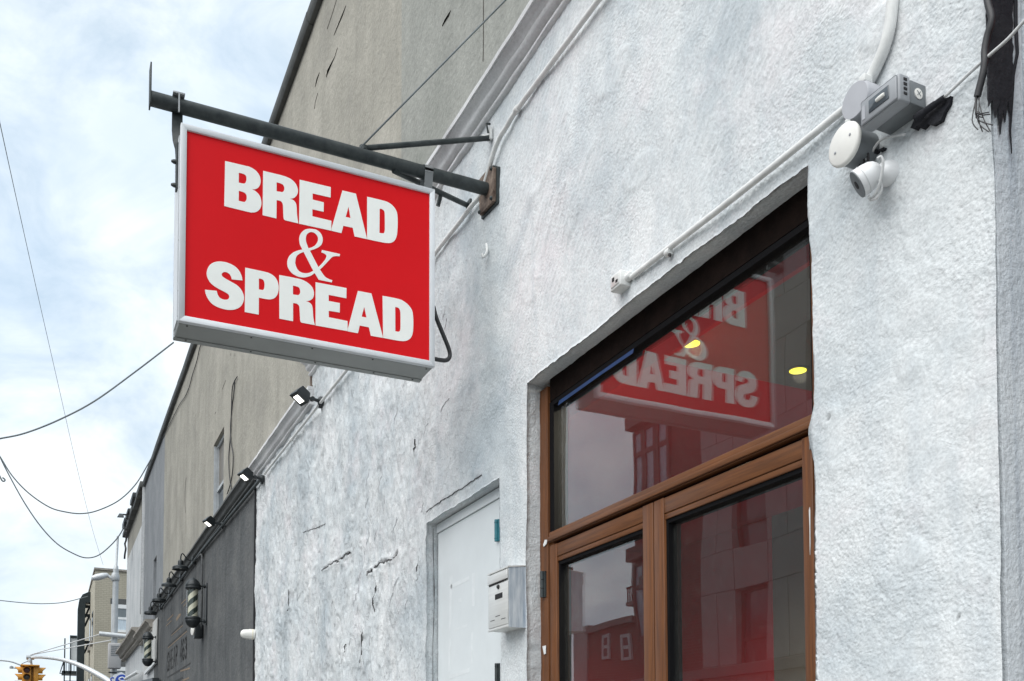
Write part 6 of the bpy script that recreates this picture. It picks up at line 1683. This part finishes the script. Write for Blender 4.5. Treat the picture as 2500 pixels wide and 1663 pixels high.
xa, za = opp(1551, 1180); xb, zb2 = opp(1717, 1400)
ap = Thing('brick_apartment_building', 'red brick apartment block across the street, mirrored in the entrance glass', 'building', (xa, OY, 0))
bm = new_bm(); box(bm, (xa, OY - 14, 0), (xb, OY, 17)); ap.part('wall', bm, M['red_brick'])
pb_ = Thing('panel_apartment_building', 'pale panelled apartment block across the street, mirrored in the entrance glass', 'building', (xb, OY, 0))
x2 = -13.0
wins = []
cols = []
xw0, _ = opp(1790, 1400); xw1, _ = opp(1868, 1400)
stepx = (xw1 - xw0) + 1.65
bm = new_bm(); box(bm, (xb + .004, OY - 14, 0), (x2, OY - .35, 17)); pb_.part('core', bm, M['panel_dark'])
floors = [1.0 + 3.05 * k for k in range(6)]
zbase = opp(1785, 1620)[1]; zhead = opp(1785, 1440)[1]
fh = 3.1
hgt = zhead - zbase
xs_ = [xw0 + k * stepx for k in range(9)]
edges = [xb + .006] + [v for x in xs_ for v in (x, x + (xw1 - xw0))] + [x2]
for f in range(-1, 5):
    z0_ = zbase + f * fh; z1_ = z0_ + hgt
    if z0_ < 0.2:
        z0_ = .2
    for k in range(0, len(edges) - 1, 2):           # piers between windows
        a, b = edges[k], edges[k + 1]
        if b - a < .05 or a > x2:
            continue
        mid = (a + b) / 2
        for c_, d_ in ((a, mid - .012), (mid + .012, b)):
            bm = new_bm(); box(bm, (c_, OY - .35, z0_), (min(d_, x2), OY, z1_)); pb_.part('panel', bm, M['panel'])
    zt0, zt1 = z1_ + .015, z0_ + fh - .015
    for k in range(len(edges) - 1):
        a, b = edges[k], min(edges[k + 1], x2)
        if a >= x2:
            continue
        bm = new_bm(); box(bm, (a + .012, OY - .35, zt0), (b - .012, OY + .004, zt1)); pb_.part('spandrel_panel', bm, M['panel'])
    for x in xs_:
        if x > x2 - 2:
            continue
        bm = new_bm(); w_ = xw1 - xw0
        box(bm, (x, OY - .3, z0_), (x + .09, OY - .18, z1_)); box(bm, (x + w_ - .09, OY - .3, z0_), (x + w_, OY - .18, z1_)); box(bm, (x + .09, OY - .3, z1_ - .09), (x + w_ - .09, OY - .18, z1_)); box(bm, (x + .09, OY - .3, (z0_ + z1_) / 2 - .4), (x + w_ - .09, OY - .18, (z0_ + z1_) / 2 - .32))
        fr_ = pb_.part('window', bm, M['frame_brown'])
        bm = new_bm(); box(bm, (x + .09, OY - .28, z0_), (x + w_ - .09, OY - .25, z1_ - .09)); pb_.part('pane', bm, M['pane_dark'], parent=fr_)
zl = opp(1800, 1640)[1]
bm = new_bm(); box(bm, (xa - .1, OY + .002, zl - .1), (x2, OY + .22, zl + .18)); pb_.part('string_course', bm, M['panel_dark'])
# bay of windows on the brick block
bx0, bz1 = opp(1553, 1060); bx1, bz0 = opp(1640, 1195)
for f in range(3):
    zo = -f * 4.2
    bm = new_bm(); box(bm, (bx0 - .15, OY + .002, bz1 + .1 + zo), (bx1 + .1, OY + .35, bz1 + .5 + zo)); ap.part('cornice', bm, M['frame_brown'])
    for k in range(3):
        a = bx0 + k * (bx1 - bx0) / 3; b = a + (bx1 - bx0) / 3
        bm = new_bm(); box(bm, (a, OY + .002, bz0 + zo), (a + .12, OY + .10, bz1 + zo)); box(bm, (b - .12, OY + .002, bz0 + zo), (b - .01, OY + .10, bz1 + zo)); box(bm, (a + .12, OY + .002, bz1 - .85 + zo), (b - .12, OY + .09, bz1 - .70 + zo)); box(bm, (a + .12, OY + .002, bz1 - .1 + zo), (b - .12, OY + .09, bz1 + zo))
        w = ap.part('window', bm, M['frame_brown'])
        bm = new_bm(); box(bm, (a + .12, OY + .001, bz0 + zo), (b - .12, OY + .05, bz1 - .1 + zo)); ap.part('pane', bm, M['pane_sky'], parent=w)
for px0, px1, py0, py1 in ((1590, 1640, 1440, 1600),):
    wx0, wz1 = opp(px0, py0); wx1, wz0 = opp(px1, py1)
    bm = new_bm(); box(bm, (wx0, OY - .1, wz0), (wx1, OY + .02, wz1)); w = ap.part('window', bm, M['pane_dark'])
    bm = new_bm(); box(bm, (wx0 - .2, OY + .002, wz1 + .01), (wx1 + .2, OY + .25, wz1 + .4)); ap.part('lintel', bm, M['panel_dark'], parent=w)
# balcony on the street corner
cx0, cz1 = opp(1532, 1360); cx1, cz0 = opp(1548, 1448)
bm = new_bm(); box(bm, (cx0, OY - 1.6, cz0), (xa - .004, OY - .2, cz1)); ap.part('oriel', bm, M['panel'])
kx0, kz1 = opp(1518, 1440); kx1, kz0 = opp(1532, 1470)
bm = new_bm(); box(bm, (kx0, OY - 1.4, kz0 - .12), (xa - .004, OY - .2, kz0)); ap.part('balcony_slab', bm, M['panel_dark'])
bm = new_bm()
for k in range(6):
    xk = kx0 + .05 + k * (xa - kx0) / 6; box(bm, (xk, OY - .26, kz0), (xk + .04, OY - .22, kz1))
box(bm, (kx0, OY - .28, kz1), (xa - .004, OY - .2, kz1 + .06)); ap.part('balcony_rail', bm, M['dark'])
# low house
hx0, hz1 = opp(1397, 1528); hx1, hz2 = opp(1545, 1524)
lh = Thing('low_brick_house', 'low brick house across the street, mirrored at the bottom of the left door pane', 'building', (hx0, OY, 0))
bm = new_bm(); box(bm, (hx0 + 1.2, OY - 8, 0), (xa - .01, OY, hz2)); lh.part('wall', bm, M['red_brick'])
bm = new_bm(); box(bm, (hx0 + .3, OY - 1, 0), (hx0 + 1.19, OY + .05, hz2 + .3)); lh.part('side_pier', bm, M['panel'])
bm = new_bm(); box(bm, (hx0 + 1.2, OY - .2, hz2 + .002), (xa - .01, OY + .15, hz2 + .2)); lh.part('coping', bm, M['panel_dark'])
for px0, px1 in ((1478, 1496), (1520, 1540)):
    wx0, wz1 = opp(px0, 1553); wx1, wz0 = opp(px1, 1608)
    bm = new_bm(); box(bm, (wx0, OY + .002, wz0), (wx0 + .1, OY + .06, wz1)); box(bm, (wx1 - .1, OY + .002, wz0), (wx1, OY + .06, wz1)); box(bm, (wx0 + .1, OY + .002, (wz0 + wz1) / 2 - .05), (wx1 - .1, OY + .05, (wz0 + wz1) / 2 + .05)); box(bm, (wx0 + .1, OY + .002, wz1 - .1), (wx1 - .1, OY + .05, wz1)); box(bm, (wx0 + .1, OY + .002, wz0), (wx1 - .1, OY + .05, wz0 + .09)); w = lh.part('window', bm, M['frame_pale'])
    bm = new_bm(); box(bm, (wx0 + .1, OY + .001, wz0), (wx1 - .1, OY + .03, wz1 - .1)); lh.part('pane', bm, M['pane_dark'], parent=w)
tq = yp(1397, 1394, MIR + 1.5); tx1, tz1 = tq.x, tq.z; tx0 = tx1 - 2
tb = Thing('grey_tower_block', 'tall grey block farther down across the street, mirrored in the left door pane', 'building', (tx0, OY - 1, 0))
bm = new_bm(); box(bm, (tx0 - 8, OY - 1.5, 0), (tx1, OY - .05, tz1)); tb.part('wall', bm, M['panel_dark'])
bm = new_bm(); box(bm, (tx0 - 8.1, OY - 1.5, tz1 + .002), (tx1 + .05, OY, tz1 + .15)); tb.part('coping', bm, M['dark_trim'])
